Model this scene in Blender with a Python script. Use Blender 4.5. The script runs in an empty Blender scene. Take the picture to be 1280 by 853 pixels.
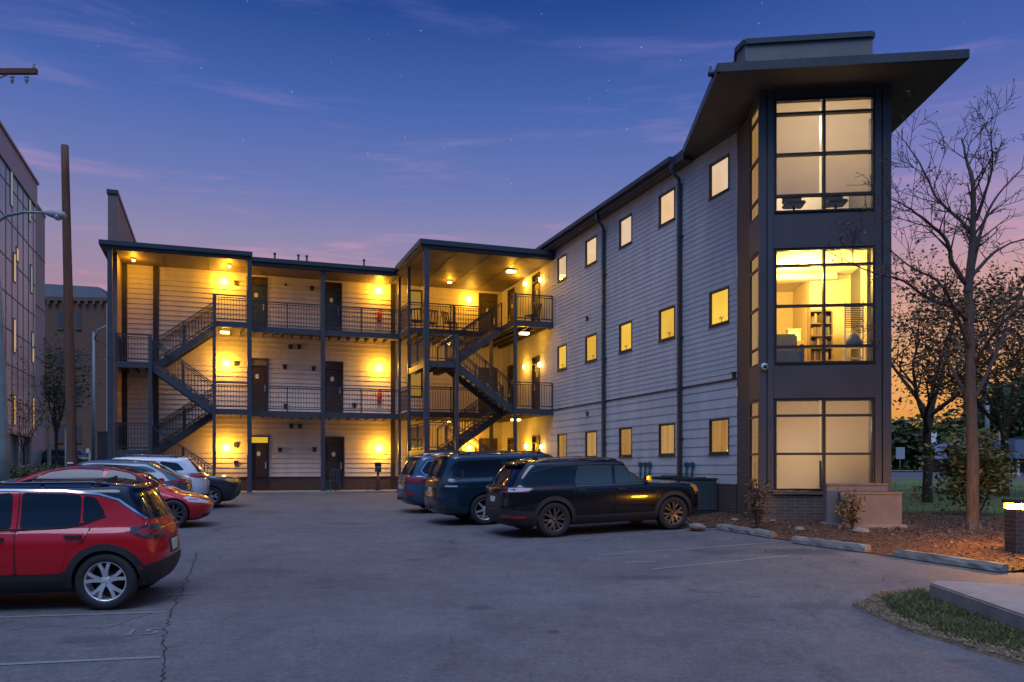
import bpy, bmesh, math, random
from mathutils import Vector, Matrix, noise
from mathutils.bvhtree import BVHTree
PI = math.pi; R = math.radians
rnd = random.Random(7)
scene = bpy.context.scene
COL = scene.collection
F = 1050.0; HZ = 585.0; CAMZ = 2.134          # focal length and horizon of the 1280 px frame, eye height
RT = math.atan(369.0 / 1050.0)                # rotation of the building grid
CU, SU = math.cos(RT), math.sin(RT)

def uv2xy(u, v): return (CU*u - SU*v, SU*u + CU*v)
def xy2uv(x, y): return (CU*x + SU*y, -SU*x + CU*y)
def clamp(a, lo, hi): return max(lo, min(hi, a))
def sstep(t): t = clamp(t, 0, 1); return t*t*(3-2*t)
def G(x, y):                                   # height of the ground
    yy = clamp(y, -25, 58)
    u, v = xy2uv(x, clamp(y, -25, 80))
    z = .029*yy + .02*clamp(u-6, 0, 8) + .03*clamp(3-u, 0, 8)*sstep((y-12)/8)
    return z
def at(px, py, Y): return Vector(((px-640)/F*Y, Y, CAMZ + (HZ-py)/F*Y))
def gp(px, py):
    Y = 15.0
    for _ in range(60):
        z = G((px-640)/F*Y, Y); Yn = F*(CAMZ-z)/(py-HZ); Y += (Yn-Y)*.5
    return Vector(((px-640)/F*Y, Y, G((px-640)/F*Y, Y)))
def u_at(px, v):
    d = (px-640)/F
    return v*(CU*d+SU)/(CU-SU*d)
def v_at(px, u):
    d = (px-640)/F
    return u*(CU-SU*d)/(CU*d+SU)

# ------------------------------------------------------------------ materials
MATS = {}
def new_mat(name):
    m = bpy.data.materials.new(name); m.use_nodes = True; m.node_tree.nodes.clear()
    MATS[name] = m
    return m, m.node_tree.nodes, m.node_tree.links
def pbr(name, col, rough=.6, metal=0, var=0.0, vscale=3.0, bump=0, bscale=30, spec=.5, coat=0, col2=None, stretch=None):
    m, N, L = new_mat(name)
    o = N.new('ShaderNodeOutputMaterial'); b = N.new('ShaderNodeBsdfPrincipled')
    L.new(b.outputs[0], o.inputs[0])
    b.inputs['Base Color'].default_value = (*col, 1); b.inputs['Roughness'].default_value = rough
    b.inputs['Metallic'].default_value = metal; b.inputs['Specular IOR Level'].default_value = spec
    b.inputs['Coat Weight'].default_value = coat; b.inputs['Coat Roughness'].default_value = .03
    if var or bump or col2:
        tc = N.new('ShaderNodeTexCoord'); mp = N.new('ShaderNodeMapping')
        L.new(tc.outputs['Object'], mp.inputs[0])
        if stretch: mp.inputs['Scale'].default_value = stretch
    if var or col2:
        n = N.new('ShaderNodeTexNoise'); n.inputs['Scale'].default_value = vscale; n.inputs['Detail'].default_value = 6
        n.inputs['Roughness'].default_value = .65
        L.new(mp.outputs[0], n.inputs['Vector'])
        rp = N.new('ShaderNodeValToRGB'); L.new(n.outputs['Fac'], rp.inputs[0])
        rp.color_ramp.elements[0].position = .3; rp.color_ramp.elements[1].position = .7
        c1 = tuple(c*(1-var) for c in col); c2 = col2 or tuple(min(1, c*(1+var)) for c in col)
        rp.color_ramp.elements[0].color = (*c1, 1); rp.color_ramp.elements[1].color = (*c2, 1)
        L.new(rp.outputs[0], b.inputs['Base Color'])
    if bump:
        n2 = N.new('ShaderNodeTexNoise'); n2.inputs['Scale'].default_value = bscale; n2.inputs['Detail'].default_value = 5
        L.new(mp.outputs[0], n2.inputs['Vector'])
        bp = N.new('ShaderNodeBump'); bp.inputs['Strength'].default_value = bump; bp.inputs['Distance'].default_value = .02
        L.new(n2.outputs['Fac'], bp.inputs['Height']); L.new(bp.outputs[0], b.inputs['Normal'])
    return m
def emit(name, col, s, col2=None, scale=(1, 1, 1), base=None):
    m, N, L = new_mat(name)
    o = N.new('ShaderNodeOutputMaterial'); e = N.new('ShaderNodeEmission')
    e.inputs[0].default_value = (*col, 1); e.inputs[1].default_value = s
    if col2:
        tc = N.new('ShaderNodeTexCoord'); mp = N.new('ShaderNodeMapping'); mp.inputs['Scale'].default_value = scale
        n = N.new('ShaderNodeTexNoise'); n.inputs['Scale'].default_value = 1.3; n.inputs['Detail'].default_value = 3
        mx = N.new('ShaderNodeMix'); mx.data_type = 'RGBA'
        mr = N.new('ShaderNodeMapRange'); mr.inputs[1].default_value = .35; mr.inputs[2].default_value = .65
        L.new(tc.outputs['Object'], mp.inputs[0]); L.new(mp.outputs[0], n.inputs['Vector'])
        L.new(n.outputs['Fac'], mr.inputs[0]); L.new(mr.outputs[0], mx.inputs[0])
        mx.inputs[6].default_value = (*col, 1); mx.inputs[7].default_value = (*col2, 1)
        L.new(mx.outputs[2], e.inputs[0])
    L.new(e.outputs[0], o.inputs[0])
    return m
def glass(name, tint=(.9, .92, .92), ior=1.5):
    m, N, L = new_mat(name)
    o = N.new('ShaderNodeOutputMaterial'); mx = N.new('ShaderNodeMixShader')
    t = N.new('ShaderNodeBsdfTransparent'); g = N.new('ShaderNodeBsdfGlossy'); f = N.new('ShaderNodeLayerWeight')
    t.inputs[0].default_value = (*tint, 1); g.inputs['Roughness'].default_value = .015; f.inputs[0].default_value = .5
    pw = N.new('ShaderNodeMath'); pw.operation = 'POWER'; pw.inputs[1].default_value = 4.5; L.new(f.outputs['Facing'], pw.inputs[0])
    ma = N.new('ShaderNodeMath'); ma.operation = 'MULTIPLY_ADD'; ma.inputs[1].default_value = .93; ma.inputs[2].default_value = .06; L.new(pw.outputs[0], ma.inputs[0])
    L.new(ma.outputs[0], mx.inputs[0]); L.new(t.outputs[0], mx.inputs[1]); L.new(g.outputs[0], mx.inputs[2]); L.new(mx.outputs[0], o.inputs[0])
    return m
def brick(name, c1, c2, mortar, sc=1.0, axis='uz'):
    m, N, L = new_mat(name)
    o = N.new('ShaderNodeOutputMaterial'); b = N.new('ShaderNodeBsdfPrincipled'); L.new(b.outputs[0], o.inputs[0])
    tc = N.new('ShaderNodeTexCoord'); sp = N.new('ShaderNodeSeparateXYZ'); cb = N.new('ShaderNodeCombineXYZ')
    L.new(tc.outputs['Object'], sp.inputs[0])
    ad = N.new('ShaderNodeMath'); ad.operation = 'ADD'
    L.new(sp.outputs[0], ad.inputs[0]); L.new(sp.outputs[1], ad.inputs[1])
    L.new(ad.outputs[0], cb.inputs[0]); L.new(sp.outputs[2], cb.inputs[1])
    t = N.new('ShaderNodeTexBrick'); L.new(cb.outputs[0], t.inputs[0])
    t.inputs['Color1'].default_value = (*c1, 1); t.inputs['Color2'].default_value = (*c2, 1); t.inputs['Mortar'].default_value = (*mortar, 1)
    t.inputs['Scale'].default_value = sc; t.inputs['Mortar Size'].default_value = .012; t.inputs['Brick Width'].default_value = .22; t.inputs['Row Height'].default_value = .075
    L.new(t.outputs[0], b.inputs['Base Color']); b.inputs['Roughness'].default_value = .85
    bp = N.new('ShaderNodeBump'); bp.inputs['Strength'].default_value = .6; bp.inputs['Distance'].default_value = .01; bp.invert = True
    L.new(t.outputs['Fac'], bp.inputs['Height']); L.new(bp.outputs[0], b.inputs['Normal'])
    return m

# ------------------------------------------------------------------ mesh builder
class MB:
    def __init__(s): s.v = []; s.f = []; s.m = []; s.sm = []
    def add(s, vs, fs, mi=0, smooth=False):
        o = len(s.v); s.v += [tuple(p) for p in vs]
        for f in fs: s.f.append(tuple(i+o for i in f)); s.m.append(mi); s.sm.append(smooth)
    def quad(s, a, b, c, d, mi=0): s.add([a, b, c, d], [(0, 1, 2, 3)], mi)
    def box(s, x0, x1, y0, y1, z0, z1, mi=0):
        s.add([(x0, y0, z0), (x1, y0, z0), (x1, y1, z0), (x0, y1, z0), (x0, y0, z1), (x1, y0, z1), (x1, y1, z1), (x0, y1, z1)],
              [(0, 3, 2, 1), (4, 5, 6, 7), (0, 1, 5, 4), (1, 2, 6, 5), (2, 3, 7, 6), (3, 0, 4, 7)], mi)
    def prism(s, poly, z0, z1, mi=0):            # polygon in plan, extruded
        n = len(poly)
        z0f = z0 if callable(z0) else (lambda p: z0); z1f = z1 if callable(z1) else (lambda p: z1)
        vs = [(p[0], p[1], z0f(p)) for p in poly] + [(p[0], p[1], z1f(p)) for p in poly]
        fs = [tuple(range(n-1, -1, -1)), tuple(range(n, 2*n))] + [(i, (i+1) % n, (i+1) % n+n, i+n) for i in range(n)]
        s.add(vs, fs, mi)
    def bar(s, a, b, w, h=None, mi=0, up=(0, 0, 1)):   # rectangular bar from a to b
        h = h or w; a = Vector(a); b = Vector(b); d = (b-a)
        if d.length < 1e-6: return
        d.normalize(); up = Vector(up)
        if abs(d.dot(up)) > .99: up = Vector((1, 0, 0))
        x = d.cross(up).normalized()*(w/2); y = x.cross(d).normalized()*(h/2)
        vs = [a-x-y, a+x-y, a+x+y, a-x+y, b-x-y, b+x-y, b+x+y, b-x+y]
        s.add(vs, [(0, 3, 2, 1), (4, 5, 6, 7), (0, 1, 5, 4), (1, 2, 6, 5), (2, 3, 7, 6), (3, 0, 4, 7)], mi)
    def tube(s, pts, rad, n=8, mi=0, caps=True):
        pts = [Vector(p) for p in pts]
        if not hasattr(rad, '__len__'): rad = [rad]*len(pts)
        vs = []; prev = None
        for i, p in enumerate(pts):
            d = (pts[min(i+1, len(pts)-1)] - pts[max(i-1, 0)])
            if d.length < 1e-9: d = Vector((0, 0, 1))
            d.normalize()
            if prev is None:
                a = Vector((1, 0, 0)) if abs(d.x) < .8 else Vector((0, 1, 0))
                x = (a - d*a.dot(d)).normalized()
            else:
                x = (prev - d*prev.dot(d))
                x = x.normalized() if x.length > 1e-6 else d.orthogonal().normalized()
            prev = x; y = d.cross(x)
            for k in range(n):
                t = 2*PI*k/n; vs.append(p + (x*math.cos(t)+y*math.sin(t))*rad[i])
        fs = [(i*n+k, i*n+(k+1) % n, (i+1)*n+(k+1) % n, (i+1)*n+k) for i in range(len(pts)-1) for k in range(n)]
        s.add(vs, fs, mi, True)
        if caps:
            o = len(s.v)-len(vs)
            s.f.append(tuple(o+k for k in range(n-1, -1, -1))); s.m.append(mi); s.sm.append(False)
            s.f.append(tuple(o+(len(pts)-1)*n+k for k in range(n))); s.m.append(mi); s.sm.append(False)
    def lathe(s, prof, n=24, c=(0, 0, 0), axis='z', mi=0):   # prof: (r, h)
        vs = []
        for r, h in prof:
            for k in range(n):
                t = 2*PI*k/n; a, b = r*math.cos(t), r*math.sin(t)
                p = (a, b, h) if axis == 'z' else ((a, h, b) if axis == 'y' else (h, a, b))
                vs.append((p[0]+c[0], p[1]+c[1], p[2]+c[2]))
        fs = [(i*n+k, i*n+(k+1) % n, (i+1)*n+(k+1) % n, (i+1)*n+k) for i in range(len(prof)-1) for k in range(n)]
        s.add(vs, fs, mi, True)
    def build(s, name, mats, parent=None, origin=(0, 0, 0), loc=None, bevel=0, fix=True):
        me = bpy.data.meshes.new(name); ox, oy, oz = origin
        me.from_pydata([(x-ox, y-oy, z-oz) for x, y, z in s.v], [], s.f)
        mats = mats if isinstance(mats, (list, tuple)) else [mats]
        for m in mats: me.materials.append(MATS[m] if isinstance(m, str) else m)
        me.polygons.foreach_set('material_index', s.m); me.polygons.foreach_set('use_smooth', s.sm)
        if fix or bevel:
            bm = bmesh.new(); bm.from_mesh(me)
            if bevel:
                es = [e for e in bm.edges if len(e.link_faces) == 2 and e.calc_face_angle(0) > R(40)]
                bmesh.ops.bevel(bm, geom=es, offset=bevel, segments=2, affect='EDGES', clamp_overlap=True)
            bmesh.ops.recalc_face_normals(bm, faces=bm.faces); bm.to_mesh(me); bm.free()
        me.update()
        o = bpy.data.objects.new(name, me); COL.objects.link(o)
        if parent is not None: o.parent = parent
        if loc is not None: o.location = loc
        return o

def tag(o, label=None, cat=None, group=None, kind=None):
    if label: o['label'] = label
    if cat: o['category'] = cat
    if group: o['group'] = group
    if kind: o['kind'] = kind
    return o
def thing(name, label, cat, loc=(0, 0, 0), rz=0, group=None):
    o = bpy.data.objects.new(name, None); COL.objects.link(o); o.empty_display_size = .1
    o.location = loc; o.rotation_euler = (0, 0, rz)
    return tag(o, label, cat, group)
def copy_tree(o, parent=None):
    c = o.copy(); COL.objects.link(c)
    if parent is not None: c.parent = parent
    for ch in list(o.children): copy_tree(ch, c)
    return c
def sheet(name, poly, zoff, mat, step=1.0, kind='structure', skirt=0):
    bm = bmesh.new(); f = bm.faces.new([bm.verts.new((p[0], p[1], 0)) for p in poly])
    xs = [p[0] for p in poly]; ys = [p[1] for p in poly]
    for ax, lo, hi in ((0, min(xs), max(xs)), (1, min(ys), max(ys))):
        k = math.ceil(lo/step+1e-6)
        while k*step < hi-1e-6:
            co = [0, 0, 0]; no = [0, 0, 0]; co[ax] = k*step; no[ax] = 1
            bmesh.ops.bisect_plane(bm, geom=bm.verts[:]+bm.edges[:]+bm.faces[:], plane_co=co, plane_no=no); k += 1
    bmesh.ops.triangulate(bm, faces=bm.faces)
    for v in bm.verts: v.co.z = G(v.co.x, v.co.y) + (zoff if not callable(zoff) else zoff(v.co.x, v.co.y))
    bmesh.ops.recalc_face_normals(bm, faces=bm.faces)
    if sum(f.normal.z for f in bm.faces) < 0: bmesh.ops.reverse_faces(bm, faces=bm.faces)
    if skirt:
        be = [e for e in bm.edges if len(e.link_faces) == 1]; low = {}
        for e in be:
            for v in e.verts:
                if v not in low: low[v] = bm.verts.new(v.co-Vector((0, 0, skirt)))
        for e in be: bm.faces.new((e.verts[0], e.verts[1], low[e.verts[1]], low[e.verts[0]]))
    me = bpy.data.meshes.new(name); bm.to_mesh(me); bm.free()
    me.materials.append(MATS[mat]); 
    for p in me.polygons: p.use_smooth = True
    o = bpy.data.objects.new(name, me); COL.objects.link(o)
    if kind: o['kind'] = kind
    return o
def lamp(name, co, power, col, radius=.05, parent=None, origin=None, kind='POINT', size=None, rot=None, spot=None):
    l = bpy.data.lights.new(name, kind); l.energy = power; l.color = col
    if kind in ('POINT', 'SPOT'): l.shadow_soft_size = radius
    if kind == 'AREA': l.size = size or .5
    if kind == 'SPOT' and spot: l.spot_size = spot; l.spot_blend = .8
    o = bpy.data.objects.new(name, l); COL.objects.link(o); o.location = co
    if rot: o.rotation_euler = rot
    if parent is not None: o.parent = parent
    return o

# ------------------------------------------------------------------ materials used
WARM = (1.0, .46, .018)
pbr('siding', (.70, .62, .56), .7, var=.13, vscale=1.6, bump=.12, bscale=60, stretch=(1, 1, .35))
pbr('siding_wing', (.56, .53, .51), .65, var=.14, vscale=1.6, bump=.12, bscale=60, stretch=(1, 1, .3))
pbr('trim_dark', (.035, .032, .035), .5, var=.2, vscale=4)
pbr('steel_dark', (.05, .055, .068), .45, var=.2, vscale=5)
pbr('rail_dark', (.035, .036, .042), .45)
pbr('rail_wood', (.10, .075, .06), .5)
pbr('fascia', (.035, .042, .055), .45, var=.2, vscale=2)
pbr('soffit', (.16, .12, .085), .6, var=.2, vscale=2, bump=.1, bscale=20)
pbr('soffit_dark', (.10, .08, .065), .7, var=.2, vscale=2)
pbr('tower_metal', (.062, .062, .074), .45, var=.15, vscale=1.5)
pbr('tower_spandrel', (.062, .057, .066), .5, var=.15, vscale=1.5)
pbr('pilaster', (.062, .052, .05), .6, var=.2, vscale=3)
pbr('bulkhead', (.15, .145, .15), .55, var=.12, vscale=2)
pbr('cap_metal', (.03, .045, .06), .4)
brick('brick_base', (.075, .038, .03), (.10, .05, .038), (.11, .09, .08))
brick('brick_brown', (.11, .062, .045), (.14, .08, .058), (.15, .12, .10))
brick('brick_far', (.15, .072, .048), (.19, .095, .064), (.14, .10, .08))
pbr('blade_side_lit', (.40, .27, .20), .8, var=.12, vscale=1)  # paler and warmer than the front: lit side put into the colour
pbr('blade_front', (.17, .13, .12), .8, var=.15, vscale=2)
pbr('door_brown', (.055, .036, .03), .5, var=.15)
pbr('door_teal', (.04, .07, .085), .5, var=.1)
pbr('door_frame', (.05, .035, .03), .55)
pbr('transom_dark', (.10, .07, .04), .15)
pbr('plaque', (.75, .75, .72), .5)
pbr('white_metal', (.6, .6, .6), .4)
pbr('concrete', (.25, .215, .185), .9, var=.25, vscale=2, bump=.3, bscale=50)
pbr('concrete_stop', (.20, .175, .15), .9, var=.35, vscale=4, bump=.4, bscale=40)
pbr('deck_soffit', (.045, .038, .032), .7, var=.25, vscale=3)
pbr('tread', (.22, .20, .18), .8, var=.25, vscale=4)
pbr('extinguisher', (.55, .03, .02), .35)
pbr('black_plastic', (.02, .02, .022), .5)
pbr('chair_wood', (.16, .09, .045), .6)
pbr('ac_metal', (.025, .036, .044), .5, var=.15)
pbr('ac_grille', (.07, .10, .115), .5)
pbr('pipe_blue', (.02, .08, .13), .5)
pbr('slab_stone', (.21, .168, .148), .85, var=.18, vscale=3, bump=.25, bscale=40)
pbr('room_wall', (.72, .60, .42), .8)
pbr('room_ceiling', (.75, .70, .60), .9)
pbr('carpet', (.2, .16, .12), .9)
pbr('cardboard', (.42, .25, .11), .8, var=.1)
pbr('picture_dark', (.16, .12, .11), .5)
pbr('shelf_dark', (.20, .14, .08), .5)
pbr('chair_grey', (.13, .15, .20), .6)
pbr('wood_pole', (.13, .062, .035), .85, var=.35, vscale=3, bump=.5, bscale=12, stretch=(6, 6, .4))
pbr('galv', (.22, .26, .25), .5, metal=.3, var=.2, vscale=3)
pbr('lamp_grey', (.30, .33, .36), .5)
pbr('panel_grey', (.16, .30, .285), .22, var=.18, vscale=.35, col2=(.24, .39, .365), spec=.8)
pbr('panel_beige', (.36, .33, .29), .7, var=.12)
pbr('panel_joint', (.09, .10, .105), .7)
pbr('panel_top', (.42, .37, .36), .6)
pbr('slate', (.05, .06, .075), .7, var=.2, vscale=2)
pbr('stone_trim', (.38, .32, .27), .8)
pbr('far_window', (.06, .09, .12), .2)
pbr('bark', (.11, .078, .058), .9, var=.4, vscale=6, bump=.8, bscale=25, stretch=(3, 3, .6))
pbr('bark_dark', (.05, .038, .03), .9, var=.3, vscale=6)
pbr('twig', (.075, .05, .045), .9)
for nm, c in (('leaf_green', (.06, .095, .022)), ('leaf_dark', (.022, .04, .016)), ('leaf_olive', (.12, .105, .026)), ('leaf_rust', (.16, .065, .025)),
              ('leaf_yellow', (.22, .16, .035)), ('leaf_brown', (.11, .058, .026)), ('leaf_tan', (.24, .15, .07)), ('grass_green', (.065, .11, .024)), ('straw', (.26, .19, .09))):
    pbr(nm, c, .7, var=.3, vscale=2)
pbr('tyre', (.018, .018, .02), .75)
pbr('rim_silver', (.72, .72, .72), .38, metal=.7)
pbr('rim_dark', (.10, .10, .105), .35, metal=.6)
pbr('rim_black', (.02, .02, .022), .4)
pbr('car_glass', (.004, .010, .020), .03, spec=.5)
pbr('car_glass_light', (.035, .055, .062), .04, spec=.6); pbr('clad', (.022, .022, .025), .6)  # lighter car glass: weaker tint plus bright reflections put into its colour
pbr('chrome', (.7, .7, .72), .18, metal=1)
pbr('seam', (.006, .006, .007), .8)
pbr('plate_white', (.6, .58, .5), .5)
pbr('lens_clear', (.45, .47, .5), .12)
pbr('lens_red', (.30, .012, .015), .15, coat=.6)
pbr('lens_dark', (.03, .03, .035), .1, coat=.6)
pbr('lens_amber', (.55, .25, .05), .15)
def paint(name, c, metal=.35, rough=.28): return pbr(name, c, rough, metal, coat=1.0, spec=.12)
paint('paint_red', (.46, .006, .014), .0); paint('paint_red_deep', (.50, .012, .018), .0); paint('paint_black', (.004, .005, .008), .0, .15)
paint('paint_navy', (.012, .030, .050), .3); paint('paint_blue', (.05, .085, .14), .3); paint('paint_slate', (.045, .085, .115), .3)
paint('paint_white', (.62, .64, .68), .0, .35); paint('paint_charcoal', (.035, .042, .05), .3); paint('roof_black', (.006, .009, .016), .0, .15); paint('paint_teal', (.05, .10, .12), .3)
glass('pane_glass')
emit('bulb', (1, .76, .32), 18); emit('bollard_glow', (1, .40, .004), 850); emit('bulb_soft', (1, .66, .2), 5)
emit('win_top', (1.0, .68, .38), 1.05, (.95, .56, .28), (1, 1, .6))
emit('win_mid', (1.0, .66, .09), 1.15, (.95, .52, .06), (1, 1, .6))
emit('win_low', (.95, .56, .19), .62, (.75, .36, .10), (5, 5, .25))
emit('win_top_b', (1.0, .72, .46), .92, (.98, .60, .32), (1, 1, .6)); emit('win_mid_b', (1.0, .60, .08), .98, (.92, .44, .05), (1, 1, .5)); emit('win_low_b', (.92, .50, .15), .52, (.66, .30, .08), (6, 6, .2))
emit('win_alcove', (.85, .45, .08), .45)
emit('win_slit', (.9, .6, .3), .6); emit('win_slit_white', (.55, .6, .6), .4); emit('win_slit_gold', (.9, .45, .1), .55)
# ------------------------------------------------------------------ render, camera, world
scene.render.engine = 'CYCLES'
scene.cycles.use_denoising = True
try: scene.cycles.denoiser = 'OPENIMAGEDENOISE'
except Exception: pass
scene.cycles.max_bounces = 6; scene.cycles.diffuse_bounces = 3; scene.cycles.glossy_bounces = 3
scene.cycles.transparent_max_bounces = 8; scene.cycles.caustics_reflective = False; scene.cycles.caustics_refractive = False
scene.cycles.sample_clamp_indirect = 4.0
vs = scene.view_settings
scene.display_settings.display_device = 'sRGB'
vs.view_transform = 'Standard'; vs.look = 'None'; vs.exposure = 0; vs.gamma = 1; vs.use_curve_mapping = False
cd = bpy.data.cameras.new('camera'); cam = bpy.data.objects.new('camera', cd); COL.objects.link(cam)
cam.location = (0, 0, CAMZ); cam.rotation_euler = (R(90), 0, 0)
cd.sensor_width = 36; cd.lens = 36*F/1280; cd.shift_y = (HZ-426.5)/1280; cd.clip_start = .1; cd.clip_end = 2000
scene.camera = cam

w = bpy.data.worlds.new('World'); scene.world = w; w.use_nodes = True
N = w.node_tree.nodes; L = w.node_tree.links; N.clear()
def nd(t, **k):
    n = N.new(t)
    for a, b in k.items(): setattr(n, a, b)
    return n
def mth(op, a=None, b=None):
    n = N.new('ShaderNodeMath'); n.operation = op
    for i, x in enumerate((a, b)):
        if x is None: continue
        if isinstance(x, (int, float)): n.inputs[i].default_value = x
        else: L.new(x, n.inputs[i])
    return n.outputs[0]
def lin(c): return tuple(((x/255+.055)/1.055)**2.4 if x > 10 else x/255/12.92 for x in c)
def ramp(fac, stops):
    r = N.new('ShaderNodeValToRGB'); e = r.color_ramp.elements
    while len(e) < len(stops): e.new(.5)
    for i, (p, c) in enumerate(stops): e[i].position = p; e[i].color = (*c, 1)
    L.new(fac, r.inputs[0]); return r.outputs[0]
def mixc(f, a, b, typ='MIX'):
    n = N.new('ShaderNodeMix'); n.data_type = 'RGBA'; n.blend_type = typ
    for i, x in ((0, f), (6, a), (7, b)):
        if isinstance(x, (int, float)): n.inputs[i].default_value = x
        elif isinstance(x, tuple): n.inputs[i].default_value = (*x, 1)
        else: L.new(x, n.inputs[i])
    return n.outputs[2]
tc = nd('ShaderNodeTexCoord'); sx = nd('ShaderNodeSeparateXYZ'); L.new(tc.outputs['Generated'], sx.inputs[0])
dx, dy, dz = sx.outputs
el = mth('MULTIPLY', mth('ARCSINE', dz), 180/PI/90)          # 0 horizon .. 1 zenith
D = lambda d: d/90.0
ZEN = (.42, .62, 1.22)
stopsC = [(0, lin((168, 120, 120))), (D(6), lin((160, 120, 136))), (D(10.5), lin((168, 136, 156))), (D(14.5), lin((144, 137, 174))), (D(18), lin((108, 122, 181))),
          (D(23), lin((72, 102, 174))), (D(29), lin((34, 70, 143))), (D(40), lin((30, 60, 146))), (D(62), ZEN), (1, ZEN)]
stopsR = [(0, lin((190, 108, 48))), (D(4), lin((236, 164, 82))), (D(6.5), lin((232, 170, 112))), (D(11), lin((208, 158, 154))), (D(14.5), lin((174, 148, 180))), (D(18.4), lin((122, 126, 188))),
          (D(24), lin((70, 98, 174))), (D(31), lin((36, 70, 146))), (D(42), lin((34, 62, 146))), (D(62), ZEN)]
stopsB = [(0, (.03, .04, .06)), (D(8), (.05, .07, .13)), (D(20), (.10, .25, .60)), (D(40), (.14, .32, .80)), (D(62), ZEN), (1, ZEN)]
skyC = ramp(el, stopsC); skyR = ramp(el, stopsR); skyB = ramp(el, stopsB)
# azimuth weight of the afterglow on the right, and of the sky behind
az = mth('DIVIDE', dx, mth('ADD', mth('ABSOLUTE', dy), .02))
wr = nd('ShaderNodeMapRange'); wr.interpolation_type = 'SMOOTHSTEP'; wr.inputs[1].default_value = .12; wr.inputs[2].default_value = .46; L.new(az, wr.inputs[0])
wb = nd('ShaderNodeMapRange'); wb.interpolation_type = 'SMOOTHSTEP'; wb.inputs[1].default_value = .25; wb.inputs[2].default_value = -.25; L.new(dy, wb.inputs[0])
sky = mixc(wr.outputs[0], skyC, skyR)
# thin wisps of cloud
mp = nd('ShaderNodeMapping'); mp.inputs['Scale'].default_value = (1.6, 1.6, 13); mp.inputs['Rotation'].default_value = (0, R(5), 0); L.new(tc.outputs['Generated'], mp.inputs[0])
nz = nd('ShaderNodeTexNoise'); nz.inputs['Scale'].default_value = 2.1; nz.inputs['Detail'].default_value = 7; nz.inputs['Roughness'].default_value = .62; nz.inputs['Distortion'].default_value = .5
L.new(mp.outputs[0], nz.inputs['Vector'])
cw = nd('ShaderNodeMapRange'); cw.interpolation_type = 'SMOOTHSTEP'; cw.inputs[1].default_value = .52; cw.inputs[2].default_value = .78; cw.inputs[4].default_value = .75; L.new(nz.outputs['Fac'], cw.inputs[0])
ccol = ramp(el, [(0, lin((235, 160, 130))), (D(14), lin((222, 160, 178))), (D(20), lin((152, 138, 190))), (D(27), lin((92, 104, 178))), (D(40), lin((90, 105, 180))), (1, ZEN)])
sky = mixc(cw.outputs[0], sky, ccol)
# stars
vo = nd('ShaderNodeTexVoronoi'); vo.inputs['Scale'].default_value = 95; L.new(tc.outputs['Generated'], vo.inputs['Vector'])
sr = nd('ShaderNodeMapRange'); sr.inputs[1].default_value = .085; sr.inputs[2].default_value = .03; L.new(vo.outputs['Distance'], sr.inputs[0])
sep = nd('ShaderNodeSeparateColor'); L.new(vo.outputs['Color'], sep.inputs[0])
sp_ = nd('ShaderNodeMapRange'); sp_.inputs[1].default_value = .60; sp_.inputs[2].default_value = 1.0; sp_.inputs[4].default_value = .34; L.new(sep.outputs[0], sp_.inputs[0])
hi = nd('ShaderNodeMapRange'); hi.inputs[1].default_value = D(15); hi.inputs[2].default_value = D(20); L.new(el, hi.inputs[0])
star = mth('MULTIPLY', mth('MULTIPLY', sr.outputs[0], sp_.outputs[0]), hi.outputs[0])
stc = nd('ShaderNodeCombineColor')
for i in range(3): L.new(star, stc.inputs[i])
sky = mixc(1.0, sky, stc.outputs[0], 'ADD')
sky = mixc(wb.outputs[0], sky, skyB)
ns = nd('ShaderNodeTexSky', sky_type='NISHITA'); ns.sun_disc = False; ns.sun_elevation = R(1.5); ns.sun_rotation = R(35)
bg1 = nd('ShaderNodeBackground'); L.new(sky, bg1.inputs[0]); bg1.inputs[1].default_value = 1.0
bg2 = nd('ShaderNodeBackground'); L.new(ns.outputs[0], bg2.inputs[0]); bg2.inputs[1].default_value = .0012
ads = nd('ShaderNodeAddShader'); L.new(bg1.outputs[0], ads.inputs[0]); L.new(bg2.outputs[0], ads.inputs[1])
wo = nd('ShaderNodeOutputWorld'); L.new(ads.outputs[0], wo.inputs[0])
# added soft sun high behind the camera, fills ground and walls like skylight
sl = bpy.data.lights.new('sun', 'SUN'); sl.energy = 1.6; sl.angle = R(36); sl.color = (.68, .76, 1.0)
so = bpy.data.objects.new('sun', sl); COL.objects.link(so); so.location = (0, -20, 40)
so.rotation_euler = (R(30), 0, R(-8))

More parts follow.
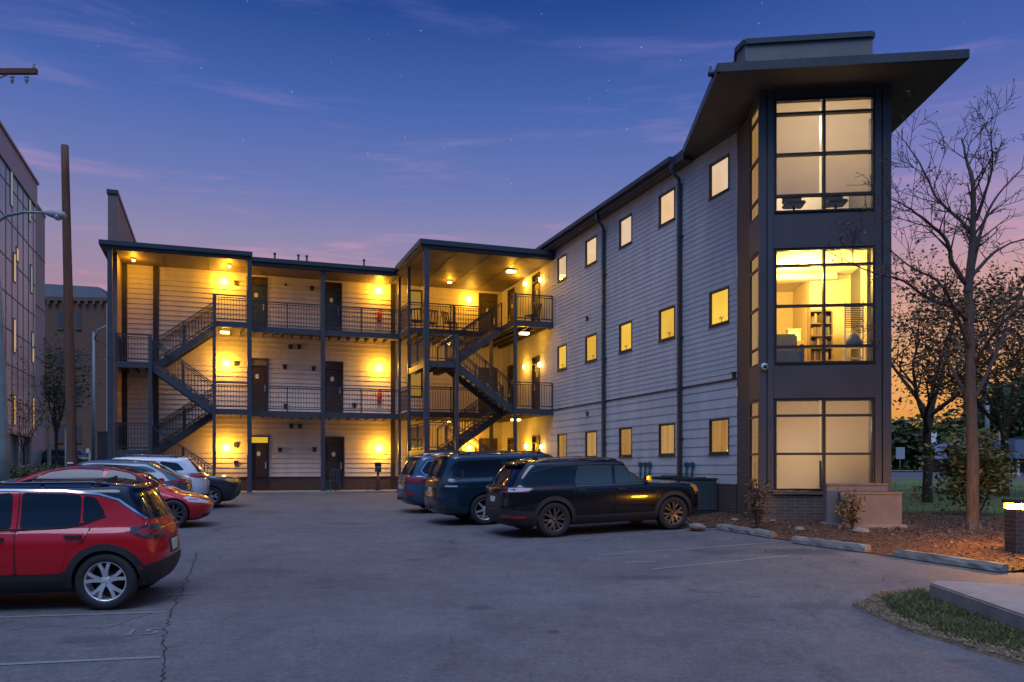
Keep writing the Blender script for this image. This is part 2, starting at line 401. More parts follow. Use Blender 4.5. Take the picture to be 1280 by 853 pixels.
# ------------------------------------------------------------------ ground
def asphalt_mat():
    m, N, L = new_mat('asphalt')
    o = N.new('ShaderNodeOutputMaterial'); b = N.new('ShaderNodeBsdfPrincipled'); L.new(b.outputs[0], o.inputs[0])
    tc = N.new('ShaderNodeTexCoord')
    def noise_(s, d=6, r=.6, st=(1, 1, 1)):
        mp = N.new('ShaderNodeMapping'); mp.inputs['Scale'].default_value = st; L.new(tc.outputs['Object'], mp.inputs[0])
        n = N.new('ShaderNodeTexNoise'); n.inputs['Scale'].default_value = s; n.inputs['Detail'].default_value = d; n.inputs['Roughness'].default_value = r
        L.new(mp.outputs[0], n.inputs['Vector']); return n.outputs['Fac']
    def rmp(f, a, b_, pa=.3, pb=.7):
        r = N.new('ShaderNodeValToRGB'); r.color_ramp.elements[0].position = pa; r.color_ramp.elements[1].position = pb
        r.color_ramp.elements[0].color = (*a, 1); r.color_ramp.elements[1].color = (*b_, 1); L.new(f, r.inputs[0]); return r.outputs[0]
    def mul(a, b_, f=1.0):
        n = N.new('ShaderNodeMix'); n.data_type = 'RGBA'; n.blend_type = 'MULTIPLY'; n.inputs[0].default_value = f
        L.new(a, n.inputs[6]); L.new(b_, n.inputs[7]); return n.outputs[2]
    c = rmp(noise_(.35, 8, .7), (.102, .097, .098), (.168, .157, .153))
    c = mul(c, rmp(noise_(2.3, 8, .75), (.72, .72, .74), (1.12, 1.1, 1.1), .28, .75))
    c = mul(c, rmp(noise_(26, 7, .92), (.45, .46, .50), (1.5, 1.5, 1.48), .33, .67))
    c = mul(c, rmp(noise_(3.5, 3, .5, (.35, 1, 1)), (1, 1, 1), (.70, .68, .70), .66, .74))
    c = mul(c, rmp(noise_(9, 5, .8), (.80, .80, .82), (1.15, 1.15, 1.15), .3, .7))
    c = mul(c, rmp(noise_(.9, 6, .8, (1, .3, 1)), (.62, .6, .62), (1, 1, 1), .30, .44))          # worn dark streaks and oil
    # oil stains, tyre darkening in the stalls and a paler patch, each with its own place
    for (px, py, r, k, sx) in ((1000, 690, .55, .55, 1.6), (905, 690, .45, .7, 1.5), (800, 722, .35, .72, 2.2), (430, 655, .5, .7, 1.6), (600, 760, .22, .62, 1), (330, 715, .5, .78, 2), (520, 700, .16, .6, 2), (1010, 757, .3, .75, 1.5), (120, 800, .3, .7, 1.6), (330, 640, .7, .72, 1.5), (690, 790, .12, .55, 1), (850, 650, .6, .75, 2), (720, 740, 1.3, 1.16, 1.8), (470, 780, 1.0, 1.14, 1.5)):
        q = gp(px, py); mp = N.new('ShaderNodeMapping'); mp.vector_type = 'POINT'; mp.inputs['Location'].default_value = (-q.x/sx/r, -q.y/r, 0); mp.inputs['Scale'].default_value = (1/sx/r, 1/r, 0)
        L.new(tc.outputs['Object'], mp.inputs[0]); ln = N.new('ShaderNodeVectorMath'); ln.operation = 'LENGTH'; L.new(mp.outputs[0], ln.inputs[0])
        ad = N.new('ShaderNodeMath'); ad.operation = 'MULTIPLY_ADD'; L.new(noise_(3.2, 5, .7), ad.inputs[0]); ad.inputs[1].default_value = 1.3; ad.inputs[2].default_value = -.65
        a2 = N.new('ShaderNodeMath'); L.new(ln.outputs['Value'], a2.inputs[0]); L.new(ad.outputs[0], a2.inputs[1])
        c = mul(c, rmp(a2.outputs[0], (k, k, k*1.01), (1, 1, 1), .45, 1.0))
    L.new(c, b.inputs['Base Color']); b.inputs['Roughness'].default_value = .82; b.inputs['Specular IOR Level'].default_value = .35
    bp = N.new('ShaderNodeBump'); bp.inputs['Strength'].default_value = .55; bp.inputs['Distance'].default_value = .012
    L.new(noise_(130, 3, .8), bp.inputs['Height']); L.new(bp.outputs[0], b.inputs['Normal'])
asphalt_mat()
pbr('street_asphalt', (.07, .072, .078), .85, var=.2, vscale=1)
pbr('earth', (.05, .05, .03), .95, var=.3, vscale=.5)
pbr('lawn', (.085, .12, .03), .95, var=.35, vscale=1.2, bump=.6, bscale=60)
pbr('mulch', (.045, .020, .011), .95, var=.5, vscale=16, bump=1.0, bscale=40, col2=(.155, .068, .030))
pbr('line_paint', (.36, .36, .36), .8, var=.5, vscale=5, col2=(.20, .20, .20))
pbr('crack_fill', (.022, .02, .02), .95)
pbr('verge_soil', (.15, .11, .065), .95, var=.4, vscale=8, bump=.8, bscale=50)

# far ground ring, lot, street, lawn
def ground_sheet():
    xs = [-900, -400, -200, -120] + list(range(-80, 81, 4)) + [120, 200, 400, 900]
    ys = [-300, -120, -60] + list(range(-40, 101, 4)) + [140, 200, 400, 1500]
    vs_ = [(x, y, G(x, y)-.06) for y in ys for x in xs]; n = len(xs)
    fs_ = [(j*n+i, j*n+i+1, (j+1)*n+i+1, (j+1)*n+i) for j in range(len(ys)-1) for i in range(n-1)]
    m = MB(); m.add(vs_, fs_, 0, True); o = m.build('ground', 'earth'); o['kind'] = 'structure'
ground_sheet()
lot = [(-34, -8), (17, -8), (17, 12.8), gp(1262, 716)[:2], gp(1120, 690)[:2], gp(990, 672)[:2], gp(900, 657)[:2], uv2xy(12.0, 20.8), uv2xy(12.6, 23.0), uv2xy(13.0, 24), uv2xy(13.0, 38.2), uv2xy(-3.6, 38.2), uv2xy(-9, 40), uv2xy(-20, 46), (-40, 30)]
sheet('parking_lot', lot, 0.0, 'asphalt')
bed = [uv2xy(13.05, 24.4), uv2xy(12.35, 22.6), gp(884, 660)[:2], gp(900, 660)[:2], gp(970, 674)[:2], gp(1085, 692)[:2], gp(1255, 716)[:2], (13.4, 14.8), (19, 15.5), (19, 21.5), (12.2, 21.3), (9.4, 23.2), (9.0, 27)]
BEDGE = [Vector(p) for p in bed[:7]]
def BZ(x, y):                                # height of the planting bed above the ground, rising from its edge
    q = Vector((x, y)); dmin = 9
    for a, b in zip(BEDGE[:-1], BEDGE[1:]):
        d = b-a; t = clamp((q-a).dot(d)/d.length_squared, 0, 1); dmin = min(dmin, (q-a-d*t).length)
    f = sstep(dmin/1.6)
    return .012+.11*f+.03*f*noise.noise(Vector((x*1.3, y*1.3, 0)))
sheet('mulch_bed', bed, BZ, 'mulch', .5, skirt=.2)
sheet('lawn', [(9.0, 24.5), (9.6, 22.9), (12.2, 21.1), (19, 21.3), (60, 22), (60, 44), (9, 44)], .045, 'lawn', 2)
sheet('street', [(4, 45), (90, 41), (90, 56), (4, 56)], .06, 'street_asphalt', 4)
m = MB()
for a, b in (((4, 44.6), (90, 40.6)),):
    m.bar((a[0], a[1], G(*a)+.09), (b[0], b[1], G(*b)+.09), .35, .14)
o = m.build('kerb', 'concrete'); o['kind'] = 'structure'
sheet('pavement', [(4, 57), (90, 57), (90, 59.5), (4, 59.5)], .12, 'concrete', 4)
sheet('verge', [(10, 60), (90, 60), (90, 110), (10, 110)], .02, 'lawn', 6)

# walkway along the doors
m = MB()
m.prism([uv2xy(-3.6, 35.9), uv2xy(7.6, 36.0), uv2xy(7.6, 31.6), uv2xy(13.06, 31.6), uv2xy(13.06, 38.66), uv2xy(-3.6, 38.66)], .8, 1.13)
o = m.build('walkway', 'concrete'); o['kind'] = 'structure'

# painted lines, worn stall numbers, cracks
def ribbon(pts, w, zoff, name, mat, label=None, kind='structure', jitter=0):
    m = MB()
    for (a, b) in zip(pts[:-1], pts[1:]):
        a = Vector(a[:2]); b = Vector(b[:2]); n = max(1, int((b-a).length/.5)); d = (b-a).normalized(); s = Vector((-d.y, d.x))*w/2
        for i in range(n):
            p, q = a.lerp(b, i/n), a.lerp(b, (i+1)/n)
            m.quad(*[(t.x, t.y, G(t.x, t.y)+zoff) for t in (p-s, q-s, q+s, p+s)])
    o = m.build(name, mat); o['kind'] = kind
    return o
LINES = [((680, 677.5), (880, 662)), ((747, 695), (968, 678.5)), ((815, 712), (985, 695)), ((-60, 774), (208, 765.5)), ((-60, 834), (200, 822)), ((206, 744), (245, 742)), ((700, 657), (560, 667))]
for (a, b) in LINES: ribbon([gp(*a), gp(*b)], .085, .006, 'parking_line', 'line_paint')
def ground_text(s, px, py, size, rz, name='stall_number'):
    cu = bpy.data.curves.new(name, 'FONT'); cu.body = s; cu.size = size; cu.align_x = 'CENTER'
    t = bpy.data.objects.new(name, cu); COL.objects.link(t)
    dg = bpy.context.evaluated_depsgraph_get(); me = bpy.data.meshes.new_from_object(t.evaluated_get(dg))
    COL.objects.unlink(t); bpy.data.objects.remove(t)
    p = gp(px, py); c, s_ = math.cos(rz), math.sin(rz)
    for v in me.vertices:
        x, y = v.co.x, v.co.y; X = p.x + c*x - s_*y; Y = p.y + s_*x + c*y
        v.co = (X, Y, G(X, Y)+.007)
    me.materials.clear(); me.materials.append(MATS['line_paint'])
    o = bpy.data.objects.new(name, me); COL.objects.link(o); o['kind'] = 'structure'
ground_text('15', 173, 794, .42, R(12))
for px, py, w_ in ((785, 684.5, 26), (800, 703, 40), (905, 674, 22), (512, 657, 30), (790, 690, 14)):
    ribbon([gp(px-w_/2, py+.6), gp(px+w_/2, py-.6)], .10, .006, 'paint_mark', 'line_paint')
def crack(pts, w, seed):
    r = random.Random(seed); m = MB(); P = []
    for (a, b) in zip(pts[:-1], pts[1:]):
        a = Vector(gp(*a)[:2]); b = Vector(gp(*b)[:2]); n = max(2, int((b-a).length/.09))
        for i in range(n): P.append(a.lerp(b, i/n) + Vector((r.gauss(0, .022), r.gauss(0, .022))))
    for p, q in zip(P[:-1], P[1:]):
        d = q-p; s = Vector((-d.y, d.x)).normalized()*w*r.uniform(.3, 1)/2
        m.quad(*[(t.x, t.y, G(t.x, t.y)+.004) for t in (p-s, q-s, q+s, p+s)])
    o = m.build('asphalt_crack', 'crack_fill'); o['kind'] = 'structure'
crack([(247, 690), (230, 735), (213, 765), (203, 800), (206, 825), (199, 870)], .022, 1)
crack([(195, 765), (130, 787), (60, 782), (0, 790)], .010, 2)
crack([(480, 700), (530, 712), (545, 715)], .012, 3)
crack([(830, 735), (900, 741), (985, 733)], .012, 4)
crack([(560, 662), (640, 676), (720, 700)], .007, 6)
# ------------------------------------------------------------------ the apartment building (plan coordinates u, v)
BO = (5.0, 38.7, 1.0)
bx, by = uv2xy(BO[0], BO[1])
bldg = thing('apartment_building', 'three storey L-shaped apartment building with lap siding, steel stairs, glazed corner tower', 'building', (bx, by, BO[2]), RT)
def B(m, name, mats, parent=bldg, **k): return m.build(name, mats, parent, origin=BO if parent is bldg else (0, 0, 0), **k)
def C(m, name, mats, parent, **k): return m.build(name, mats, parent, origin=BO, **k)   # sub-part: parent sits at the building origin
F1, F2, F3 = 1.13, 4.55, 8.13
DT = {2: 4.55, 3: 8.13}

def siding(m, O, a, n, s0, s1, z0, z1, openings, row, mi=0, lap=.017):
    """lapped boards on a wall starting at O, running along a, facing n"""
    zs = set([z0, z1]); z = z0
    while z < z1-1e-4: zs.add(round(z, 4)); z += row
    rows = sorted(zs); cuts = sorted(set(rows + [o[2] for o in openings if z0 < o[2] < z1] + [o[3] for o in openings if z0 < o[3] < z1]))
    def P(s, d, z): return (O[0]+a[0]*s+n[0]*d, O[1]+a[1]*s+n[1]*d, z)
    for lo, hi in zip(cuts[:-1], cuts[1:]):
        base = max(r for r in rows if r <= lo+1e-6)
        f0, f1 = (lo-base)/row, (hi-base)/row
        d0, d1 = lap*(1-f0)+.002, lap*(1-f1)+.002
        iv = [(s0, s1)]
        for o in openings:
            if o[2] <= lo+1e-5 and o[3] >= hi-1e-5:
                nx = []
                for (p, q) in iv:
                    if o[1] <= p or o[0] >= q: nx.append((p, q)); continue
                    if o[0] > p: nx.append((p, o[0]))
                    if o[1] < q: nx.append((o[1], q))
                iv = nx
        for p, q in iv:
            m.quad(P(p, d0, lo), P(q, d0, lo), P(q, d1, hi), P(p, d1, hi), mi)
            if f0 < 1e-4: m.quad(P(p, 0, lo), P(q, 0, lo), P(q, d0, lo), P(p, d0, lo), mi)
def flatwall(m, O, a, n, s0, s1, z0, z1, openings, depth=.18, mi=0, mr=None):
    """smooth wall with real openings and their reveals"""
    mr = mi if mr is None else mr
    def P(s, d, z): return (O[0]+a[0]*s+n[0]*d, O[1]+a[1]*s+n[1]*d, z)
    cuts = sorted(set([z0, z1] + [x for o in openings for x in o[2:4] if z0 < x < z1]))
    for lo, hi in zip(cuts[:-1], cuts[1:]):
        iv = [(s0, s1)]
        for o in openings:
            if o[2] <= lo+1e-5 and o[3] >= hi-1e-5:
                nx = []
                for (p, q) in iv:
                    if o[1] <= p or o[0] >= q: nx.append((p, q)); continue
                    if o[0] > p: nx.append((p, o[0]))
                    if o[1] < q: nx.append((o[1], q))
                iv = nx
        for p, q in iv: m.quad(P(p, 0, lo), P(q, 0, lo), P(q, 0, hi), P(p, 0, hi), mi)
    for o in openings:
        a0, a1, b0, b1 = o[:4]
        for (p, q) in (((a0, b0), (a1, b0)), ((a1, b0), (a1, b1)), ((a1, b1), (a0, b1)), ((a0, b1), (a0, b0))):
            m.quad(P(p[0], 0, p[1]), P(q[0], 0, q[1]), P(q[0], -depth, q[1]), P(p[0], -depth, p[1]), mr)
def Pf(O, a, n): return lambda s, d, z: (O[0]+a[0]*s+n[0]*d, O[1]+a[1]*s+n[1]*d, z)
def fbox(m, P, s0, s1, d0, d1, z0, z1, mi=0):
    vs_ = [P(s0, d0, z0), P(s1, d0, z0), P(s1, d1, z0), P(s0, d1, z0), P(s0, d0, z1), P(s1, d0, z1), P(s1, d1, z1), P(s0, d1, z1)]
    m.add(vs_, [(0, 3, 2, 1), (4, 5, 6, 7), (0, 1, 5, 4), (1, 2, 6, 5), (2, 3, 7, 6), (3, 0, 4, 7)], mi)
def frame4(m, P, s0, s1, z0, z1, w, d0, d1, mi=0, bottom=True):
    fbox(m, P, s0, s0+w, d0, d1, z0, z1, mi); fbox(m, P, s1-w, s1, d0, d1, z0, z1, mi)
    fbox(m, P, s0+w, s1-w, d0, d1, z1-w, z1, mi)
    if bottom: fbox(m, P, s0+w, s1-w, d0, d1, z0, z0+w, mi)

VW = 38.7; UW = 13.1
REAR = ((0.0, VW), (1, 0), (0, -1)); WING = ((UW, 0.0), (0, 1), (-1, 0))
PR = Pf(*REAR); PW = Pf(*WING)

# doors: (face, s0, s1, z0, ztop, has_transom, door material, plaque)
doors_rear = []
for (p0, p1, z0, mt, tr) in ((312, 336.5, F1, 'door_brown', 'win_alcove_lit'), (405, 430.5, F1, 'door_brown', 'transom_dark'), (309, 335.5, F2, 'door_brown', 'trans_grey'), (403, 429, F2, 'door_brown', 'transom_dark'),
                             (308, 334, F3, 'door_teal', 'transom_dark'), (402.5, 427.5, F3, 'door_teal', 'transom_dark')):
    doors_rear.append((u_at(p0, VW), u_at(p1, VW), z0, z0+2.42, mt, tr))
for z0 in (F1, F2, F3):
    doors_rear.append((u_at(598, VW), u_at(621.5, VW), z0, z0+2.42, 'door_brown', 'transom_dark'))
    doors_rear.append((u_at(511, VW), u_at(528, VW), z0+.9, z0+2.35, 'window', 'x'))
doors_wing = []
for z0 in (F1, F2, F3):
    doors_wing.append((v_at(643.5, UW), v_at(635.5, UW), z0, z0+2.42, 'door_brown', 'transom_dark'))
    doors_wing.append((v_at(675, UW), v_at(666, UW), z0, z0+2.42, 'door_brown', 'transom_dark'))
pbr('trans_grey', (.20, .19, .18), .2)
emit('win_alcove_lit', (.95, .55, .04), .75)

# rear wall
op_rear = [d[:4] for d in doors_rear]
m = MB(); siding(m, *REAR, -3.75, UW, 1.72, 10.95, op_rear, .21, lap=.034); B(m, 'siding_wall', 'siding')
m = MB(); flatwall(m, (0, VW-.03), (1, 0), (0, -1), -3.75, UW-.03, .9, 1.72, [(d[0], d[1], .85, 1.72) for d in doors_rear if d[2] < 1.2], .1); 
for (a_, b_) in ((-3.75, doors_rear[0][0]), (doors_rear[0][1], doors_rear[1][0]), (doors_rear[1][1], UW-.05)): m.box(a_+.002, b_-.002, VW-.06, VW-.02, 1.70, 1.745)
B(m, 'brick_plinth', 'brick_base')
m = MB()
us = u_at(195, VW); m.box(us-.11, us+.11, VW-.09, VW, 1.2, 10.9); B(m, 'trim_board', 'trim_dark')
m = MB(); m.box(-3.75, -3.55, VW-.09, VW+.002, 1.0, 10.9); B(m, 'trim_board', 'trim_dark'); m = MB(); m.box(7.62, 7.82, VW-.08, VW, 1.0, 10.9); B(m, 'trim_board', 'trim_dark')
# wing wall
VN = 19.15
wwin = []
for (pl, pr) in ((888, 911), (824.7, 843.4), (775, 789.8), (732.5, 746), (697.6, 708.2)):
    for (z0, lit) in ((2.56, 'win_low'), (6.13, 'win_mid'), (9.72, 'win_top')):
        wwin.append((v_at(pr, UW), v_at(pl, UW), z0, z0+.90, lit))
op_w = [d[:4] for d in doors_wing] + [x[:4] for x in wwin]
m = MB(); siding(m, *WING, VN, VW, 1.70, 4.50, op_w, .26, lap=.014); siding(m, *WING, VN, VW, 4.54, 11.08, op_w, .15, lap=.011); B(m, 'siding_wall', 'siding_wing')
m = MB(); m.box(UW-.035, UW, VN, VW, 4.50, 4.54); B(m, 'trim_board', 'trim_dark')
m = MB(); m.box(UW-.05, UW+.1, VN, 31.9, .6, 1.70); B(m, 'brick_plinth', 'brick_base')
m = MB(); flatwall(m, *WING, 31.9, VW-.03, .9, 1.70, [(d[0], d[1], .85, 1.71) for d in doors_wing if d[2] < 1.2], .1); B(m, 'brick_plinth', 'brick_base')

def make_window(P, s0, s1, z0, z1, lit):
    f = MB(); frame4(f, P, s0-.032, s1+.032, z0-.032, z1+.032, .036, -.06, .026); fbox(f, P, s0-.05, s1+.05, 0.0, .05, z0-.062, z0-.034)
    fo = B(f, 'window', 'door_frame')
    q = MB(); q.quad(P(s0, -.05, z0), P(s1, -.05, z0), P(s1, -.05, z1), P(s0, -.05, z1)); C(q, 'blind', lit, fo)
    q = MB(); frame4(q, P, s0+.004, s1-.004, z0+.004, z1-.004, .016, -.045, -.008); C(q, 'sash', 'trim_dark', fo)
    if lit.startswith('win_mid'):
        q = MB(); c_ = s0+(s1-s0)*rnd.uniform(.35, .65); q.tube([P(c_, -.035, z0+.03), P(c_, -.035, z0+.12), P(c_+.05, -.035, z0+.18), P(c_+.10, -.035, z0+.13)], .012, 6); q.tube([P(c_, -.035, z0+.10), P(c_-.08, -.035, z0+.17)], .010, 6); C(q, 'tap', 'cardboard', fo)
    q = MB(); q.quad(P(s0, -.015, z0), P(s1, -.015, z0), P(s1, -.015, z1), P(s0, -.015, z1)); C(q, 'pane', 'pane_glass', fo)
for i_, wdat in enumerate(wwin): make_window(PW, *wdat[:4], wdat[4]+('' if i_ % 2 else '_b'))

def make_door(P, d, flip=False):
    s0, s1, z0, z1, mt, tr = d
    if mt == 'window':
        f = MB(); frame4(f, P, s0, s1, z0, z1, .06, -.08, .05); fo = B(f, 'window', 'door_frame')
        q = MB(); q.quad(P(s0, -.1, z0), P(s1, -.1, z0), P(s1, -.1, z1), P(s0, -.1, z1)); C(q, 'blind', 'win_alcove', fo)
        q = MB(); q.quad(P(s0, -.05, z0), P(s1, -.05, z0), P(s1, -.05, z1), P(s0, -.05, z1)); C(q, 'pane', 'pane_glass', fo)
        return
    f = MB(); frame4(f, P, s0, s1, z0, z1, .06, -.10, .05, bottom=False); zt = z0+2.06
    fbox(f, P, s0+.06, s1-.06, -.10, .045, zt, zt+.05); fo = B(f, 'door', 'door_frame')
    q = MB(); fbox(q, P, s0+.06, s1-.06, -.07, -.03, z0, zt)
    for (a_, b_) in ((.12, .46), (.54, .94)):
        for side in (0, 1):
            w_ = (s1-s0-.12); x0 = s0+.06+w_*(.12+.42*side); x1 = x0+w_*.34
            fbox(q, P, x0, x1, -.031, -.022, z0+2.06*a_, z0+2.06*b_)
    C(q, 'door_leaf', mt, fo)
    q = MB(); fbox(q, P, s0+.06, s1-.06, -.07, -.05, zt+.05, z1-.06); C(q, 'transom', tr, fo)
    q = MB(); sm = (s0+s1)/2-.03; c = P(sm, -.02, z0+1.62); n_ = 12
    for k in range(n_): pass
    pts = [P(sm+.085*math.cos(2*PI*k/n_), -.012, z0+1.62+.11*math.sin(2*PI*k/n_)) for k in range(n_)]
    pb = [P(sm+.085*math.cos(2*PI*k/n_), -.03, z0+1.62+.11*math.sin(2*PI*k/n_)) for k in range(n_)]
    q.add(pts+pb, [tuple(range(n_))]+[(k, (k+1) % n_, (k+1) % n_+n_, k+n_) for k in range(n_)]); C(q, 'plaque', 'plaque', fo)
    q = MB(); fbox(q, P, s1-.172, s1-.128, -.03, -.015, z0+.96, z0+1.26); fbox(q, P, s1-.17, s1-.13, -.02, .03, z0+.98, z0+1.06); fbox(q, P, s1-.17, s1-.13, -.02, .0, z0+1.18, z0+1.24); C(q, 'handle', 'white_metal', fo)
for d in doors_rear: make_door(PR, d)
for d in doors_wing: make_door(PW, d)

# small wall fittings: dryer vents, bells
def boxes(P, lst, name='wall_vent', mat='trim_dark'):
    for (s, z, w_, h_) in lst:
        m = MB(); fbox(m, P, s-w_/2, s+w_/2, .0, .07, z-h_/2, z+h_/2*.6); fbox(m, P, s-w_/2-.015, s+w_/2+.015, .0, .10, z+h_/2*.6, z+h_/2); B(m, name, mat)
def zr(px, py, v):                       # height of an image point on the plane v
    u = u_at(px, v); x, y = uv2xy(u, v); return u, CAMZ+(HZ-py)/F*y
def zw(px, py):
    v = v_at(px, UW); x, y = uv2xy(UW, v); return v, CAMZ+(HZ-py)/F*y
lst = [zr(*p, VW)+(.16, .2) for p in ((390, 361), (363, 434), (374, 434), (356, 459), (392, 461), (364, 533), (375, 533), (350, 562.5), (393, 562), (295, 354), (295, 455), (295, 557), (295, 579), (357, 508), (443, 507))]
boxes(PR, lst)
boxes(PW, [zw(*p)+(.10, .16) for p in ((735, 399), (735.5, 517.5), (919, 469))])

# ---- roofs
zt = 10.95
m = MB()
m.prism([(1.25, 36.85), (7.65, 36.85), (7.65, 46), (1.25, 46)], 10.66, zt)
m.prism([(-4.25, 36.15), (1.36, 36.15), (1.36, 46), (-4.25, 46)], 10.72, zt+.035)
m.prism([(7.5, 31.95), (UW-.02, 31.95), (UW-.02, 46), (7.5, 46)], 10.70, zt+.05)
m.prism([(UW+.12, 24.0), (UW+1.3, 24.0), (UW+1.6, 46), (UW+.12, 46)], 11.12, 11.3)
r_ = B(m, 'roof', 'fascia')
m = MB()                                                 # gutters and drip edges on the roof fronts
m.box(1.37, 7.49, 36.76, 36.85, 10.80, zt+.02); m.box(-4.33, 1.38, 36.06, 36.15, 10.83, zt+.055); m.box(7.42, UW-.02, 31.86, 31.95, 10.83, zt+.07); m.box(7.42, 7.5, 31.95, 36.7, 10.83, zt+.07); m.box(-4.33, -4.25, 36.15, 40, 10.83, zt+.055)
C(m, 'gutter', 'cap_metal', r_)
m = MB()
m.box(-3.74, 1.35, 36.25, VW-.03, 10.69, 10.718); m.box(1.37, 7.48, 36.95, VW-.03, 10.63, 10.658); m.box(7.62, UW-.04, 32.05, VW-.03, 10.67, 10.698)
C(m, 'soffit', 'soffit', r_)
m = MB()
for k in range(1, 4): m.box(7.6+k*1.37-.02, 7.6+k*1.37+.02, 32.05, VW-.05, 10.655, 10.668)
m.box(7.6, UW-.06, 35.35, 35.39, 10.650, 10.6545)
for k in range(1, 3): m.box(-3.74+k*1.7-.015, -3.74+k*1.7+.015, 36.3, VW-.05, 10.675, 10.689)
C(m, 'soffit_joint', 'trim_dark', r_)
for px, py in ((343.5, 316.5), (373, 318.5), (383.5, 319.5), (455, 324.5)):
    u, z = zr(px, py, 40.5); m = MB(); m.tube([(u, 40.5, 10.9), (u, 40.5, z)], .045, 8); m.lathe([(.05, z-.08), (.065, z-.06), (.065, z), (.0, z)], 8, (u, 40.5, 0)); C(m, 'vent_pipe', 'trim_dark', r_)
# blade wall on the far left
m = MB(); m.box(-4.10, -3.76, 36.95, 50, .9, 13.08, 0); ob = B(m, 'parapet_wall', ['blade_side_lit', 'blade_front'])
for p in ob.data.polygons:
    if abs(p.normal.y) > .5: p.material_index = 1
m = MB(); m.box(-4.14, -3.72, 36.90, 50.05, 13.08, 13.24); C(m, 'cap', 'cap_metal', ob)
# wing eave
m = MB()
xe, ye = uv2xy(12.75, 21.24)
m.box(12.75, 12.79, 21.3, 37.0, 11.08, 11.36); m.box(12.79, UW+.1, 21.3, 37.0, 11.085, 11.11)
ev = B(m, 'eave', 'fascia')
m = MB(); m.box(12.63, 12.747, 21.9, 36.9, 11.22, 11.35); C(m, 'gutter', 'cap_metal', ev)
m = MB()
m.box(12.79, UW-.004, 21.3, 31.9, 11.05, 11.083); C(m, 'soffit', 'soffit_dark', ev)

# downpipes
def downpipe(v, zb=1.25):
    m = MB(); u = UW-.10
    m.box(12.70, 12.83, v-.07, v+.07, 10.98, 11.22)
    m.tube([(12.76, v, 11.0), (12.78, v, 10.9), (u-.02, v, 10.72), (u, v, 10.5)], .055, 8)
    m.box(u-.055, u+.055, v-.055, v+.055, zb, 10.6)
    for z in (3, 6, 9): m.box(u-.06, UW, v-.075, v+.075, z, z+.05)
    B(m, 'downpipe', 'cap_metal')
downpipe(v_at(757.5, UW)); downpipe(v_at(853, UW))
# pipes at the wall base
m = MB()
for px in (803, 809, 814.5, 861, 868): 
    v, zt_ = zw(px, 577); m.tube([(UW-.08, v, 1.62), (UW-.08, v, zt_)], .035, 6); m.box(UW-.14, UW-.02, v-.05, v+.05, zt_-.16, zt_-.04)
B(m, 'standpipe', 'pipe_blue')

# ---- decks, stairs, railings
def railing(parent, a, b, h=1.07, posts=True, foot=.10, gap=.115, wood=True):
    """guard rail between two points given at deck height (may slope)"""
    m = MB(); a = Vector(a); b = Vector(b); d = b-a; Lh = Vector((d.x, d.y)).length; up = Vector((0, 0, 1))
    m.bar(a+up*h, b+up*h, .05, .04, 0); m.bar(a+up*(h-.09), b+up*(h-.09), .028, .028, 0); m.bar(a+up*foot, b+up*foot, .035, .035, 0)
    n = max(1, round(Lh/gap))
    for k in range(n+1):
        p = a.lerp(b, k/n); m.bar(p+up*foot, p+up*(h-.09), .016, .016, 0)
    np_ = max(1, round(Lh/1.6))
    for k in range(np_+1):
        p = a.lerp(b, k/np_); m.bar(p-up*.05, p+up*h, .05, .05, 0)
    return C(m, 'railing', 'rail_dark', parent)
def deck(poly, z, fascia_edges, th=.24):
    m = MB(); m.prism(poly, z-.09, z, 0)
    for a, b in fascia_edges:
        m.bar((a[0], a[1], z-th/2-.004), (b[0], b[1], z-th/2-.004), .09, th, 1)
    us_ = [p[0] for p in poly]; vs2 = [p[1] for p in poly]
    k = min(us_)+.25
    while k < max(us_)-.05:
        vv = sorted([v for (u0, v0), (u1, v1) in zip(poly, poly[1:]+poly[:1]) if u0 != u1 and min(u0, u1) <= k <= max(u0, u1) for v in (v0,)])
        if len(vv) >= 2: m.box(k-.025, k+.025, vv[0]+.05, vv[-1]-.05, z-.24, z-.091, 2)
        k += .41
    return B(m, 'deck', ['concrete', 'steel_dark', 'deck_soffit'])
def flight(ua, za, ub, zb, v0, v1, nstep=11):
    m = MB()
    for v in (v0+.02, v1-.02): m.bar((ua, v, za-.13), (ub, v, zb-.13), .045, .27, 0)
    for k in range(nstep):
        f = (k+.5)/nstep; u = ua+(ub-ua)*f; z = za+(zb-za)*((k+1)/nstep if zb > za else k/nstep)
        du = abs(ub-ua)/nstep*.56
        m.box(u-du, u+du, v0+.045, v1-.045, z-.06, z-.015, 1)
    o = B(m, 'stair_flight', ['steel_dark', 'tread'])
    for v in (v0+.02, v1-.02): railing(o, (ua, v, za), (ub, v, zb), h=1.0, foot=.16, gap=.125)
    return o
LB, MBV, E = 36.33, 37.17, VW-.04
# left block
for z in (F2, F3):
    d_ = deck([(-.08, LB), (1.25, LB), (1.25, E), (-.08, E)], z, [((-.08, LB), (1.30, LB)), ((-.08, LB), (-.08, E))])
    railing(d_, (-.05, LB, z), (1.22, LB, z)); 
    d_ = deck([(1.25, MBV), (7.70, MBV), (7.70, E), (1.25, E)], z, [((1.25, MBV), (7.70, MBV))])
    u4 = u_at(403.5, MBV)
    railing(d_, (1.35, MBV, z), (u4, MBV, z)); railing(d_, (u4, MBV, z), (7.68, MBV, z))
for zl, top in ((2.84, F2), (6.34, F3)):
    d_ = deck([(-3.75, LB), (-2.5, LB), (-2.5, E), (-3.75, E)], zl, [((-3.75, LB), (-2.5, LB)), ((-2.5, LB), (-2.5, E))])
    railing(d_, (-3.75, LB, zl), (-2.5, LB, zl)); railing(d_, (-3.70, LB, zl), (-3.70, E, zl))
    flight(-2.5, zl, -.1, top, 37.58, 38.6)
